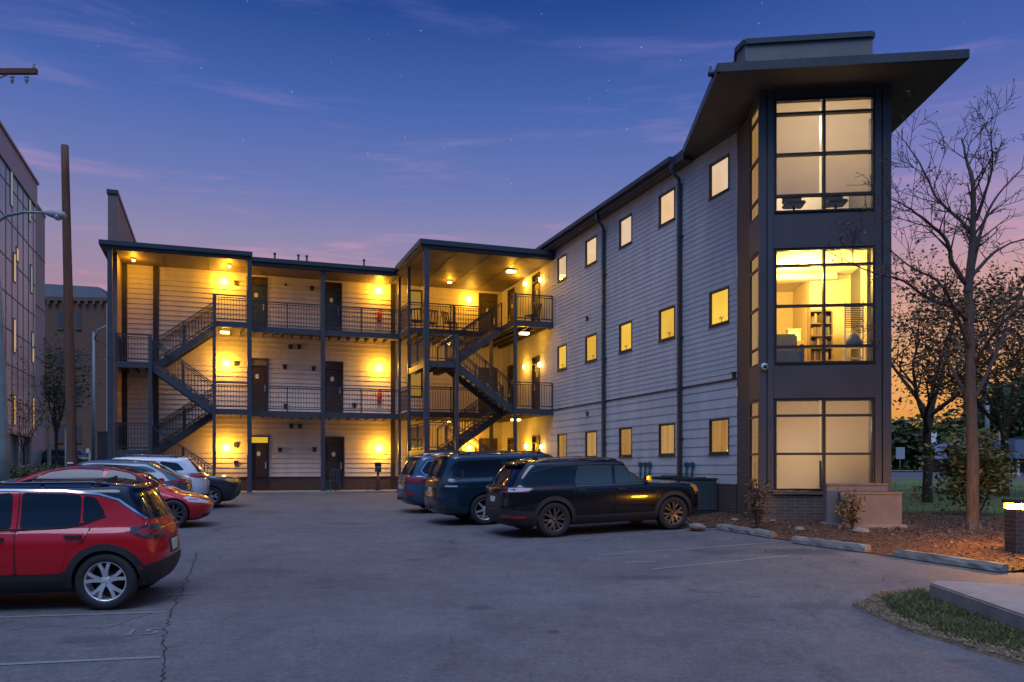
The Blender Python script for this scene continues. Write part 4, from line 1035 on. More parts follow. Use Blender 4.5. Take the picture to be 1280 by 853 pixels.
def panel(bvh, poly, axis, sgn, off, name, mat, parent, dx=.12, skirt=.012, smooth=True):
    """a shaped skin laid on the body: poly in (x,z) seen from the side, (y,z) from front or rear, (x,y) from above"""
    bm = bmesh.new(); f = bm.faces.new([bm.verts.new((p[0], p[1], 0)) for p in poly])
    for ax in (0, 1):
        lo = min(p[ax] for p in poly); hi = max(p[ax] for p in poly); k = math.ceil(lo/dx+1e-6)
        while k*dx < hi-1e-6:
            co = [0, 0, 0]; no = [0, 0, 0]; co[ax] = k*dx; no[ax] = 1
            bmesh.ops.bisect_plane(bm, geom=bm.verts[:]+bm.edges[:]+bm.faces[:], plane_co=co, plane_no=no); k += 1
    nrm = {}
    for v in bm.verts:
        p, q = v.co.x, v.co.y
        if axis == 'y': o_, d_ = Vector((p, sgn*4, q)), Vector((0, -sgn, 0))
        elif axis == 'x': o_, d_ = Vector((sgn*5, p, q)), Vector((-sgn, 0, 0))
        else: o_, d_ = Vector((p, q, 5)), Vector((0, 0, -1))
        h, nn, _, _ = bvh.ray_cast(o_, d_)
        if h is None:
            tgt = {'y': Vector((p, sgn*.8, q)), 'x': Vector((sgn*2, p, q)), 'z': Vector((p, q, 1.5))}[axis]
            h, nn, _, _ = bvh.find_nearest(tgt)
        if nn.dot(d_) > 0: nn = -nn
        v.co = h + nn*off; nrm[v] = nn
    if skirt:
        be = [e for e in bm.edges if len(e.link_faces) == 1]; low = {}
        for e in be:
            for v in e.verts:
                if v not in low: low[v] = bm.verts.new(v.co - nrm[v]*(off+skirt))
        for e in be:
            a, b = e.verts; bm.faces.new((a, b, low[b], low[a]))
    bmesh.ops.recalc_face_normals(bm, faces=bm.faces)
    me = bpy.data.meshes.new(name); bm.to_mesh(me); bm.free(); me.materials.append(MATS[mat])
    for p in me.polygons: p.use_smooth = smooth
    if smooth: me.set_sharp_from_angle(angle=R(40))
    o = bpy.data.objects.new(name, me); COL.objects.link(o); o.parent = parent; return o
def rpoly(pts, r=.04, n=4):                # round the corners of a polygon
    out = []; N_ = len(pts)
    for i in range(N_):
        p = Vector(pts[i]); a = (Vector(pts[i-1])-p); b = (Vector(pts[(i+1) % N_])-p)
        rr = min(r, a.length*.45, b.length*.45); s, e = p+a.normalized()*rr, p+b.normalized()*rr
        for k in range(n+1):
            t = k/n; out.append(tuple((1-t)**2*s+2*t*(1-t)*p+t*t*e))
    return out
def wheel(parent, x, y, Rw, side, rim_r, tw, mat, style):
    ax = 'y'; m = MB(); c = (x, y, Rw)
    m.lathe([(0, -.07*side), (.13, -.07*side), (.13, .0), (0, .0)], 16, c, ax); m.lathe([(0, -.05*side), (rim_r*.62, -.05*side), (rim_r*.62, -.03*side), (0, -.03*side)], 24, c, ax)
    hub = m.build('wheel', 'rim_black', parent)
    h = tw/2; m = MB()
    prof = [(rim_r*.98, -h*.9), (rim_r*1.03, -h), (Rw*.93, -h), (Rw*.985, -h*.82), (Rw, -h*.55), (Rw, h*.55), (Rw*.985, h*.82), (Rw*.93, h), (rim_r*1.03, h), (rim_r*.98, h*.9), (rim_r*.98, -h*.9)]
    m.lathe(prof, 44, c, ax)
    for k in range(44):                    # tread blocks on the shoulder
        t = 2*PI*k/44
        for s in (-1, 1): 
            q = (x+math.cos(t)*Rw*.992, y+s*h*.68, Rw+math.sin(t)*Rw*.992); m.bar(q, (q[0]+math.cos(t)*.010, q[1], q[2]+math.sin(t)*.010), .02, .03)
    m.build('tyre', 'tyre', hub)
    m = MB(); o_ = side*h*.86
    m.lathe([(rim_r*.98, o_*.2), (rim_r*.99, o_), (rim_r*.95, o_*1.02), (rim_r*.90, o_*.85), (rim_r*.88, -o_*.8), (rim_r*.86, -o_*.8)], 40, c, ax)
    m.lathe([(0, o_*.80), (.055, o_*.78), (.075, o_*.6), (.075, o_*.3)], 18, c, ax)
    ns, pr = style
    for k in range(ns):
        t0 = 2*PI*k/ns+.25
        for dt in ((-.16, .16) if pr else (0,)):
            ts = t0+dt*.35; te = t0+dt*1.55
            a = (x+.05*math.cos(ts), y+o_*.66, Rw+.05*math.sin(ts)); mid = (x+rim_r*.55*math.cos((ts+te)/2), y+o_*.78, Rw+rim_r*.55*math.sin((ts+te)/2)); b = (x+rim_r*.93*math.cos(te), y+o_*.82, Rw+rim_r*.93*math.sin(te))
            m.bar(a, mid, .046 if pr else .05, .03, 0, (0, 1, 0)); m.bar(mid, b, .042 if pr else .045, .03, 0, (0, 1, 0))
    for k in range(5): 
        t = 2*PI*k/5; q = (x+.04*math.cos(t), Rw+.04*math.sin(t)); m.lathe([(0, o_*.84), (.008, o_*.83), (.008, o_*.7)], 6, (q[0], y, q[1]), ax)
    m.build('rim', mat, hub)

def suv_keys(s):
    a = s['L']/2; H = s['H']; W = s['W']/2; belt = s['belt']; hood = s['hood']; cx, cz = s['cowl']; wx = s['wstop']; tr = s['tail']; tl = s.get('tail_low', .1); rw = s.get('roofw', .74); dp = s.get('drop', 0); g = s.get('clear', .22); nr = s.get('nr', 6); nf = s.get('nf', 4.2); rr = s.get('rear_round', 0)
    return [(-a+.30, g, a-.30, g, W*.80, 5, 4), (-a+.10, g+.09, a-.14, g+.08, W*.94, nr, nf), (-a+.015, .50, a-.03, .47, W*.985, nr, nf), (-a, .70, a, .66, W, nr, nf), (-a+.03, .88, a-.02, .84, W*.995, nr, nf),
            (-a+.05, hood-.03, a-.10, hood-.08, W*.98, nr, nf), (-a+.06, hood+.01, a-.38, hood, W*.955, nr, nf), (-a+.07, belt-.02, cx+.10, cz-.03, W*.94, nr, 5), (-a+tl, belt+.04, cx-.06, cz+.04, W*.905, nr, 5),
            (-a+tl+(tr-tl)*.45, belt+(H-.12-belt)*.5, cx-.06+(wx-cx)*.5, belt+(H-.12-belt)*.5, W*(.905+rw)/2*1.012, 5.5, 5), (-a+tr, H-.13-dp, wx+.10, H-.14, W*(rw+.03), 5, 5), (-a+tr+.07+rr*.4, H-.055-dp, wx-.10, H-.065, W*rw*.93, 5, 5), (-a+tr+.30+rr, H-.015-dp*.9, wx-.5, H-.018, W*rw*.72, 4, 4), (-a+tr+.7+rr, H-dp*.6, wx-.8, H, W*.25, 3, 3)]
def make_car(name, label, s, px, Y, heading, near='rear', group='cars parked in the lot', cat=None):
    keys = s['keys'](s) if 'keys' in s else suv_keys(s)
    a = s['L']/2; W = s['W']; Rw = s['R']; xr, xf = -a+s['ro'], a-s['fo']; H = s['H']
    # place on the ground: the near wheel stands where the photo shows it
    X = (px-640)/F*Y; cw, sw = math.cos(heading), math.sin(heading)
    side = -1 if cw > 0 else 1
    wx_ = xr if near == 'rear' else xf; wy_ = side*(W/2-.10)
    ox, oy = X-(cw*wx_-sw*wy_), Y-(sw*wx_+cw*wy_)
    pts = {}
    for nm, (lx, ly) in {'r': (xr, 0), 'f': (xf, 0), 'l': (0, W/2), 'q': (0, -W/2)}.items():
        gx, gy = ox+cw*lx-sw*ly, oy+sw*lx+cw*ly; pts[nm] = Vector((gx, gy, G(gx, gy)+.006))
    fx = (pts['f']-pts['r']).normalized(); ly = (pts['l']-pts['q']).normalized(); up = fx.cross(ly).normalized(); ly = up.cross(fx)
    base = (pts['r']+pts['f'])/2 - fx*((xr+xf)/2)
    M = Matrix((fx, ly, up)).transposed()
    t = thing(name, label, cat or 'car', base, 0, group); t.rotation_euler = M.to_euler()
    body, bvh = car_body(keys, (xr, xf), Rw, W, [s['paint']], s.get('clad_z', .33), s.get('roofline')); body.parent = t
    P = s['paint']; belt = s['belt']; h0 = s.get('clear', .22)
    for sd in (1, -1):
        for di, door in enumerate(s.get('doors', [])):
            dp = panel(bvh, rpoly(door, .05), 'y', sd, .004, 'door', P, t)
            # the gap round the door
            hx, hz = s['handles'][di]
            m = MB(); h, nn, _, _ = bvh.ray_cast(Vector((hx, sd*4, hz)), Vector((0, -sd, 0)))
            if h: m.bar(h+Vector((-.10, sd*.03, 0)), h+Vector((.10, sd*.03, 0)), .025, .03); m.bar(h+Vector((-.09, 0, 0)), h+Vector((-.09, sd*.03, 0)), .02); m.bar(h+Vector((.09, 0, 0)), h+Vector((.09, sd*.03, 0)), .02); m.build('handle', s.get('handle_mat', 'clad'), dp)
        for seam in s.get('seams', []):
            for (p, q) in zip(seam[:-1], seam[1:]):
                d = Vector(q)-Vector(p); n_ = Vector((-d.y, d.x)).normalized()*.005
                panel(bvh, [tuple(Vector(p)-n_), tuple(Vector(q)-n_), tuple(Vector(q)+n_), tuple(Vector(p)+n_)], 'y', sd, .0052, 'seam', 'seam', t, skirt=0)
        for wi, wpoly in enumerate(s['windows']): panel(bvh, rpoly(wpoly, .05), 'y', sd, .008, 'window', s['window_mats'][wi] if 'window_mats' in s else 'car_glass', t, dx=.10)
        for st, mt in s.get('strips', []):
            for (p, q) in zip(st[:-1], st[1:]):
                d = Vector(q)-Vector(p); n_ = Vector((-d.y, d.x)).normalized()*.012
                panel(bvh, [tuple(Vector(p)-n_), tuple(Vector(q)-n_), tuple(Vector(q)+n_), tuple(Vector(p)+n_)], 'y', sd, .012, 'trim_strip', mt, t, skirt=.012)
        # cladding: sill and arches
        if s.get('cladding', True):
            cl = s.get('clad_mat', 'clad')
            panel(bvh, [(xr+Rw*1.14, h0+.03), (xf-Rw*1.14, h0+.03), (xf-Rw*1.14, h0+.2), (xr+Rw*1.14, h0+.2)], 'y', sd, .010, 'sill_cladding', cl, t)
            for x in (xr, xf):
                r0, r1 = Rw*1.10, Rw*1.10+s.get('arch_w', .075); A0, A1 = R(-8), R(188)
                arc = [(x+r1*math.cos(A0+(A1-A0)*k/22), Rw+r1*math.sin(A0+(A1-A0)*k/22)) for k in range(23)]; arc2 = [(x+r0*math.cos(A0+(A1-A0)*k/22), Rw+r0*math.sin(A0+(A1-A0)*k/22)) for k in range(22, -1, -1)]
                panel(bvh, arc+arc2, 'y', sd, .014, 'wheel_arch', cl, t, dx=.15, skirt=.05)
        for x in (xr, xf): wheel(t, x, sd*(W/2-.005-.235/2-.01), Rw, sd, s['rim_r'], .235, s['rim'], s['rim_style'])
        # mirror
        mx, mz = s['mirror']; h, nn, _, _ = bvh.ray_cast(Vector((mx, sd*4, mz)), Vector((0, -sd, 0)))
        if h:
            m = MB(); c = h+Vector((0, sd*.13, .05)); m.box(c.x-.06, c.x+.07, c.y-.10, c.y+.10, c.z-.07, c.z+.08); m.bar(h, c-Vector((0, 0, .05)), .05, .04)
            m.build('mirror', s.get('mirror_mat', P), t, bevel=.025)
        # lamps
        for li, lamp_side in enumerate(s.get('side_lamps', [])): panel(bvh, rpoly(lamp_side[0], .03), 'y', sd, .010+.006*li, lamp_side[2], lamp_side[1], t, dx=.08)
        for li, (rp, mt, nm) in enumerate(s.get('rear_lamps', [])): panel(bvh, rpoly([(sd*p[0], p[1]) for p in rp], .025), 'x', -1, .012+.006*li, nm, mt, t, dx=.08)
        for rp, mt, nm in s.get('front_lamps', []): panel(bvh, rpoly([(sd*p[0], p[1]) for p in rp], .025), 'x', 1, .010, nm, mt, t, dx=.08)
        if s.get('rails'):
            x0, x1, mt = s['rails']; m = MB(); pts_ = []
            for k in range(9):
                x = x0+(x1-x0)*k/8; h, nn, _, _ = bvh.ray_cast(Vector((x, sd*W/2*s.get('roofw', .74)*.90, 4)), Vector((0, 0, -1)))
                if h: pts_.append(h+Vector((0, 0, .005 if k in (0, 8) else .045)))
            m.tube(pts_, .018, 8); [m.bar(p-Vector((0, 0, .06)), p, .03) for p in pts_[1:-1:3]]; m.build('roof_rail', mt, t)
    for poly, axis, sgn, off, nm, mt in s.get('panels', []): panel(bvh, rpoly(poly, .05), axis, sgn, off, nm, mt, t, dx=.10)
    if s.get('spoiler'):
        xs_, zs_, w_, ln, mt = s['spoiler']; m = MB(); m.prism([(xs_-ln, -w_*.88), (xs_+.22, -w_), (xs_+.22, w_), (xs_-ln, w_*.88), (xs_-ln-.03, w_*.5), (xs_-ln-.03, -w_*.5)], zs_-.035, zs_+.0); m.build('spoiler', mt, t, bevel=.012)
    if s.get('plate'):
        z_, sg = s['plate']; h, nn, _, _ = bvh.ray_cast(Vector((sg*5, 0, z_)), Vector((-sg, 0, 0)))
        m = MB(); x_ = h.x+sg*.012; m.box(min(x_, x_-sg*.02), max(x_, x_-sg*.02), -.155, .155, z_-.078, z_+.078); m.build('license_plate', 'plate_white', t, bevel=.006)
    m = MB(); m.box(xr-.25, xf+.25, -W/2+.36, W/2-.36, h0-.02, h0+.12); [m.tube([(x, -W/2+.2, Rw), (x, W/2-.2, Rw)], .04, 6) for x in (xr, xf)]; m.build('underbody', 'black_plastic', t)
    if s.get('hitch'): m = MB(); m.box(-a-.10, -a+.2, -.04, .04, .40, .48); m.lathe([(0, .48), (.03, .50), (.03, .54), (0, .56)], 10, (-a-.06, 0, 0)); m.build('tow_hitch', 'rim_dark', t)
    if s.get('fin'): 
        x_ = s['fin']; h, nn, _, _ = bvh.ray_cast(Vector((x_, 0, 4)), Vector((0, 0, -1))); m = MB(); m.prism([(x_-.08, -.015), (x_+.1, -.008), (x_+.1, .008), (x_-.08, .015)], h.z-.02, lambda p: h.z+.07 if p[0] < x_ else h.z+.01); m.build('aerial', 'clad', t)
    return t

# ---- compact red SUV, rear three quarter towards us, nearest car on the left
a = 2.2; H = 1.64
red = dict(L=4.24, W=1.84, H=1.625, belt=1.03, hood=1.00, cowl=(.98, 1.06), wstop=.28, tail=.34, tail_low=.10, roofw=.77, R=.365, rim_r=.262, rim='rim_silver', rim_style=(5, True), ro=.66, fo=.86, paint='paint_red', clear=.22, nr=4.6, clad_z=.50, roofline=[(.95, 1.10), (.30, 1.505), (-.2, 1.53), (-.95, 1.515), (-1.36, 1.475), (-1.60, 1.40), (-1.80, 1.24), (-1.90, 1.15), (-2.02, 1.13)],
    windows=[[(.86, 1.08), (.26, 1.46), (-.34, 1.50), (-.34, 1.055)], [(-.45, 1.05), (-.45, 1.50), (-.98, 1.48), (-1.15, 1.465), (-1.15, 1.11), (-1.0, 1.07)], [(-1.18, 1.12), (-1.18, 1.46), (-1.33, 1.43), (-1.45, 1.22)]],
    doors=[[(1.0, .48), (.98, 1.02), (-.40, 1.02), (-.40, .48)], [(-.42, .48), (-.42, 1.02), (-1.27, 1.04), (-1.22, .92), (-1.0, .74), (-.95, .48)]], handles=[(-.18, .94), (-1.09, .955)], handle_mat='clad',
    seams=[[(-.41, .44), (-.41, 1.04)], [(-1.28, 1.06), (-1.23, .92), (-1.18, .86)], [(-1.62, 1.0), (-1.62, 1.1), (-1.78, 1.1), (-1.78, 1.02)][:0] or [(-.41, 1.04), (-.42, 1.5)]],
    strips=[([(.95, 1.10), (.30, 1.505), (-.2, 1.53), (-.95, 1.515), (-1.36, 1.475), (-1.60, 1.40), (-1.80, 1.24), (-1.90, 1.15), (-2.02, 1.13)], 'chrome'), ([(.92, 1.045), (-.4, 1.038), (-1.0, 1.06), (-1.18, 1.10), (-1.45, 1.20)], 'seam')],
    mirror=(.72, 1.08), mirror_mat='roof_black', arch_w=.085,
    rear_lamps=[([(.44, .90), (.44, 1.05), (.78, 1.06), (.78, .90), (.62, .88)], 'lens_dark', 'taillight'), ([(.50, .93), (.50, .99), (.72, 1.0), (.72, .93)], 'lens_red', 'taillight')],
    side_lamps=[([(-1.74, 1.0), (-1.76, 1.05), (-1.95, 1.065), (-2.03, 1.06), (-2.03, .90), (-1.92, .90)], 'lens_dark', 'taillight'), ([(-1.80, .99), (-1.94, 1.04), (-1.97, .95), (-1.91, .925)], 'lens_red', 'taillight')],
    panels=[([(-.62, 1.13), (.62, 1.13), (.50, 1.43), (-.50, 1.43)], 'x', -1, .008, 'rear_window', 'car_glass'), ([(-.80, .28), (.80, .28), (.84, .56), (.5, .60), (-.5, .60), (-.84, .56)], 'x', -1, .012, 'rear_bumper', 'clad'),
            ([(-.26, .64), (.26, .64), (.26, .84), (-.26, .84)], 'x', -1, .004, 'plate_recess', 'clad'),
            ([(-.62, 1.10), (.62, 1.10), (.5, 1.46), (-.5, 1.46)], 'x', 1, .008, 'windscreen', 'car_glass')],
    front_lamps=[([(.45, .80), (.45, .92), (.84, .92), (.84, .82)], 'lens_clear', 'headlight')], rails=(.15, -1.45, 'roof_black'), spoiler=(-1.74, 1.545, .60, .06, 'roof_black'), plate=(.74, -1), fin=-1.3)
make_car('parked_car', 'red compact SUV with black roof, nearest car at the left of the lot', red, 134, 10.80, R(190), 'rear', cat='SUV')

# ---- large black SUV on the right
blk = dict(L=5.20, W=2.02, H=1.76, belt=1.12, hood=1.10, cowl=(1.12, 1.17), wstop=.42, tail=.50, tail_low=.14, drop=.025, roofw=.77, R=.395, rim_r=.275, rim='rim_dark', rim_style=(6, True), ro=1.14, fo=.99, paint='paint_black', clear=.24, nr=4.6, nf=3.6, clad_z=.46,
    windows=[[(1.02, 1.16), (.46, 1.53), (.14, 1.57), (.10, 1.15)], [(.03, 1.15), (.06, 1.575), (-.80, 1.58), (-.92, 1.20), (-.86, 1.15)], [(-1.02, 1.20), (-.90, 1.57), (-1.70, 1.54), (-1.92, 1.44), (-2.10, 1.22)]],
    window_mats=['car_glass_light', 'car_glass_light', 'car_glass'], doors=[[(1.18, .52), (1.12, 1.12), (.07, 1.12), (.07, .52)], [(.05, .52), (.05, 1.12), (-.98, 1.13), (-.95, .9), (-.78, .62), (-.76, .52)]], handles=[(.22, 1.03), (-.80, 1.04)],
    seams=[[(.06, .48), (.06, 1.13)], [(1.19, .48), (1.14, 1.10)], [(-.99, 1.14), (-.96, .9), (-.80, .64)]], strips=[([(.4, 1.60), (-.4, 1.61), (-1.3, 1.60), (-1.95, 1.47)], 'clad'), ([(1.06, 1.13), (.07, 1.12), (-.9, 1.125)], 'rim_dark')], mirror=(.92, 1.18), arch_w=.095,
    side_lamps=[([(2.10, 1.02), (2.20, 1.05), (2.50, .98), (2.52, .90), (2.3, .92)], 'lens_amber', 'headlight'), ([(-1.95, 1.10), (-2.45, 1.12), (-2.47, 1.04), (-2.1, 1.06)], 'lens_clear', 'trim_strip'), ([(-2.10, .50), (-2.45, .53), (-2.47, .46), (-2.2, .45)], 'lens_red', 'reflector')],
    rear_lamps=[([(.55, 1.03), (.55, 1.14), (.96, 1.14), (.98, 1.03)], 'lens_red', 'taillight'), ([(.50, .46), (.50, .53), (.82, .54), (.82, .47)], 'lens_red', 'reflector')],
    panels=[([(-.72, 1.18), (.72, 1.18), (.60, 1.53), (-.60, 1.53)], 'x', -1, .008, 'rear_window', 'car_glass'), ([(-.86, .30), (.86, .30), (.9, .62), (-.9, .62)], 'x', -1, .012, 'rear_bumper', 'clad'), ([(-.5, .64), (.5, .64), (.5, 1.0), (-.5, 1.0)], 'x', -1, .004, 'plate_recess', 'clad'),
            ([(-.70, 1.21), (.70, 1.21), (.58, 1.56), (-.58, 1.56)], 'x', 1, .008, 'windscreen', 'car_glass'), ([(-.75, .35), (.75, .35), (.85, .60), (.7, .92), (-.7, .92), (-.85, .60)], 'x', 1, .012, 'grille', 'clad'),
            ([(-1.75, .30), (-2.40, .30), (-2.56, .46), (-2.56, .66), (-2.2, .62), (-1.95, .60), (-1.85, .5)], 'y', -1, .013, 'bumper_corner', 'clad'), ([(-1.75, .30), (-2.40, .30), (-2.56, .46), (-2.56, .66), (-2.2, .62), (-1.95, .60), (-1.85, .5)], 'y', 1, .013, 'bumper_corner', 'clad')],
    front_lamps=[([(.55, .86), (.55, 1.0), (.92, 1.0), (.92, .88)], 'lens_amber', 'headlight')], rails=(.25, -1.7, 'rim_dark'), spoiler=(-2.06, 1.655, .68, .12, 'paint_black'), plate=(.84, -1), fin=-1.5, hitch=False)
HB = R(20.5)
make_car('parked_car', 'black SUV with dark wheels, nearest of the cars by the wing', blk, 692, 18.92, HB, 'rear', cat='SUV')
# ---- long navy SUV behind it
nav = dict(L=5.40, W=2.05, H=1.88, belt=1.20, hood=1.16, cowl=(1.20, 1.22), wstop=.55, tail=.30, tail_low=.10, roofw=.82, R=.40, rim_r=.28, rim='rim_silver', rim_style=(6, False), ro=1.24, fo=.95, paint='paint_navy', clear=.26, nr=5.5, nf=4.5, cladding=False,
    windows=[[(1.10, 1.24), (.56, 1.62), (.22, 1.67), (.20, 1.24)], [(.12, 1.24), (.14, 1.68), (-.80, 1.70), (-.80, 1.24)], [(-.95, 1.25), (-.93, 1.69), (-2.18, 1.66), (-2.34, 1.52), (-2.30, 1.30), (-2.1, 1.25)]],
    doors=[[(1.22, .5), (1.18, 1.2), (.16, 1.2), (.16, .5)], [(.14, .5), (.14, 1.2), (-.92, 1.2), (-.9, .9), (-.8, .5)]], handles=[(.3, 1.08), (-.78, 1.08)], seams=[[(.15, .48), (.15, 1.2)]], mirror=(1.0, 1.25),
    side_lamps=[([(-2.38, .98), (-2.62, .98), (-2.62, 1.45), (-2.50, 1.45)], 'lens_dark', 'taillight'), ([(-2.20, 1.05), (-2.50, 1.06), (-2.50, 1.02), (-2.2, 1.01)], 'lens_clear', 'trim_strip')],
    rear_lamps=[([(.76, .98), (.76, 1.45), (.90, 1.45), (.98, 1.0)], 'lens_dark', 'taillight')],
    panels=[([(-.78, 1.26), (.78, 1.26), (.68, 1.70), (-.68, 1.70)], 'x', -1, .008, 'rear_window', 'car_glass'), ([(-.86, .30), (.86, .30), (.92, .55), (-.92, .55)], 'x', -1, .012, 'rear_bumper', 'rim_dark'), ([(-.70, 1.28), (.70, 1.28), (.60, 1.66), (-.60, 1.66)], 'x', 1, .008, 'windscreen', 'car_glass'), ([(-.6, .62), (.6, .62), (.6, 1.12), (-.6, 1.12)], 'x', 1, .01, 'grille', 'clad'),
            ([(-.68, .98), (.68, .98), (.68, 1.10), (-.68, 1.10)], 'x', -1, .006, 'tailgate_trim', 'rim_dark')],
    front_lamps=[([(.65, .9), (.65, 1.1), (.92, 1.1), (.92, .9)], 'lens_clear', 'headlight')], rails=(.3, -2.1, 'roof_black'), spoiler=(-2.36, 1.80, .72, .10, 'paint_navy'), plate=(.90, -1), hitch=True)
make_car('parked_car', 'long navy blue SUV with square rear, middle one of the three by the wing', nav, 606, 21.9, HB, 'rear', cat='SUV')
# ---- silver blue SUV, furthest on the right
blu = dict(L=5.10, W=1.98, H=1.79, belt=1.12, hood=1.10, cowl=(1.10, 1.16), wstop=.42, tail=.42, tail_low=.13, roofw=.78, R=.385, rim_r=.275, rim='rim_silver', rim_style=(5, True), ro=1.10, fo=.92, paint='paint_blue', clear=.24, nr=4.4, cladding=False,
    windows=[[(1.0, 1.16), (.46, 1.55), (.14, 1.59), (.10, 1.15)], [(.03, 1.15), (.06, 1.595), (-.78, 1.60), (-.80, 1.15)], [(-.95, 1.20), (-.92, 1.60), (-1.85, 1.57), (-2.05, 1.30), (-1.95, 1.20)]],
    doors=[[(1.18, .5), (1.12, 1.12), (.07, 1.12), (.07, .5)], [(.05, .5), (.05, 1.12), (-.92, 1.13), (-.9, .9), (-.72, .5)]], handles=[(.22, 1.0), (-.75, 1.0)], seams=[[(.06, .46), (.06, 1.13)]], strips=[([(-.95, 1.18), (-1.97, 1.18), (-2.08, 1.30), (-1.87, 1.59), (-.9, 1.62)], 'chrome')], mirror=(.9, 1.17), mirror_mat='paint_blue',
    side_lamps=[([(-1.98, 1.0), (-2.02, 1.10), (-2.42, 1.12), (-2.45, .98), (-2.2, .95)], 'lens_red', 'taillight')], rear_lamps=[([(.50, .97), (.50, 1.11), (.92, 1.11), (.94, .97)], 'lens_red', 'taillight'), ([(.60, .56), (.60, .66), (.86, .66), (.86, .57)], 'lens_red', 'reflector')],
    panels=[([(-.74, 1.18), (.74, 1.18), (.62, 1.58), (-.62, 1.58)], 'x', -1, .008, 'rear_window', 'car_glass'), ([(-.80, .30), (.80, .30), (.86, .48), (-.86, .48)], 'x', -1, .012, 'rear_bumper', 'rim_dark'), ([(-.70, 1.2), (.70, 1.2), (.58, 1.57), (-.58, 1.57)], 'x', 1, .008, 'windscreen', 'car_glass'), ([(-.5, .95), (.5, .95), (.5, 1.0), (-.5, 1.0)], 'x', -1, .010, 'tailgate_trim', 'chrome')],
    front_lamps=[([(.6, .84), (.6, 1.0), (.90, 1.0), (.9, .86)], 'lens_clear', 'headlight')], rails=(.25, -1.7, 'chrome'), spoiler=(-2.10, 1.70, .68, .10, 'paint_blue'), plate=(.80, -1), hitch=True)
make_car('parked_car', 'silver blue SUV with red tail lamps nearest the right stairs', blu, 553, 25.6, HB, 'rear', cat='SUV')

# ---- cars of the left row
def fast_keys(s):
    a = s['L']/2; H = s['H']; W = s['W']/2; rw = .70; g = .16
    return [(-a+.30, g, a-.30, g, W*.80, 4, 3.4), (-a+.10, g+.09, a-.14, g+.08, W*.94, 4, 3.2), (-a+.02, .48, a-.03, .40, W*.985, 4, 3), (-a, .68, a-.01, .54, W, 4, 3), (-a+.03, .84, a-.10, .66, W*.985, 4, 3),
            (-a+.05, .94, a-.35, .75, W*.96, 4, 3), (-a+.07, .98, a-.75, .84, W*.94, 4, 3.5), (-a+.12, 1.0, s['cowl'][0]+.12, s['cowl'][1]-.03, W*.92, 4, 4), (-a+.30, 1.02, s['cowl'][0]-.08, s['cowl'][1]+.02, W*.88, 4, 4),
            (-a+.85, H-.20, (s['cowl'][0]+s['wstop'])/2, H-.22, W*.77, 4, 4), (-a+1.25, H-.10, s['wstop']+.08, H-.11, W*.68, 4, 4), (-a+1.55, H-.04, s['wstop']-.15, H-.05, W*.58, 4, 4), (-a+1.85, H-.01, s['wstop']-.4, H-.012, W*.42, 3, 3), (-a+2.0, H, s['wstop']-.6, H, W*.15, 3, 3)]
sed = dict(keys=fast_keys, L=4.70, W=1.86, H=1.45, belt=.98, hood=.84, cowl=(1.25, .97), wstop=.40, R=.335, rim_r=.235, rim='rim_dark', rim_style=(10, False), ro=.98, fo=.84, paint='paint_red_deep', clear=.16, cladding=False,
    windows=[[(1.08, .98), (.50, 1.27), (.05, 1.36), (-.02, .985)], [(-.10, .985), (-.05, 1.365), (-.55, 1.365), (-1.1, 1.27), (-1.5, 1.08), (-1.3, 1.0)]],
    doors=[[(1.25, .42), (1.15, .95), (-.06, .96), (-.06, .42)], [(-.08, .42), (-.08, .96), (-1.05, .98), (-1.0, .75), (-.8, .42)]], handles=[(.1, .85), (-.85, .86)], seams=[[(-.07, .40), (-.07, .96)], [(1.26, .42), (1.17, .93)]], strips=[([(1.15, .97), (.5, 1.30), (0, 1.395), (-.6, 1.39), (-1.15, 1.295), (-1.55, 1.10)], 'roof_black')], mirror=(1.0, .98),
    side_lamps=[([(1.72, .70), (1.80, .755), (2.18, .66), (2.26, .60), (2.0, .62)], 'lens_clear', 'headlight')], front_lamps=[([(.50, .56), (.56, .62), (.86, .68), (.88, .62)], 'lens_clear', 'headlight')],
    panels=[([(-.66, 1.0), (.66, 1.0), (.52, 1.36), (-.52, 1.36)], 'x', 1, .008, 'windscreen', 'car_glass'), ([(-1.95, -.55), (-1.15, -.50), (-1.15, .50), (-1.95, .55)], 'z', 1, .008, 'rear_window', 'car_glass'), ([(-1.0, -.48), (.35, -.52), (.35, .52), (-1.0, .48)], 'z', 1, .006, 'roof_glass', 'car_glass'), ([(-.6, .24), (.6, .24), (.65, .34), (-.65, .34)], 'x', 1, .01, 'air_intake', 'clad')],
    rear_lamps=[([(.5, .82), (.5, .9), (.88, .92), (.9, .82)], 'lens_red', 'taillight')])
HL = R(15)
make_car('parked_car', 'glossy red sedan parked nose out behind the red SUV', sed, 216, 20.0, HL, 'front', cat='sedan')
def cross_keys(s):
    k = suv_keys(s); return k
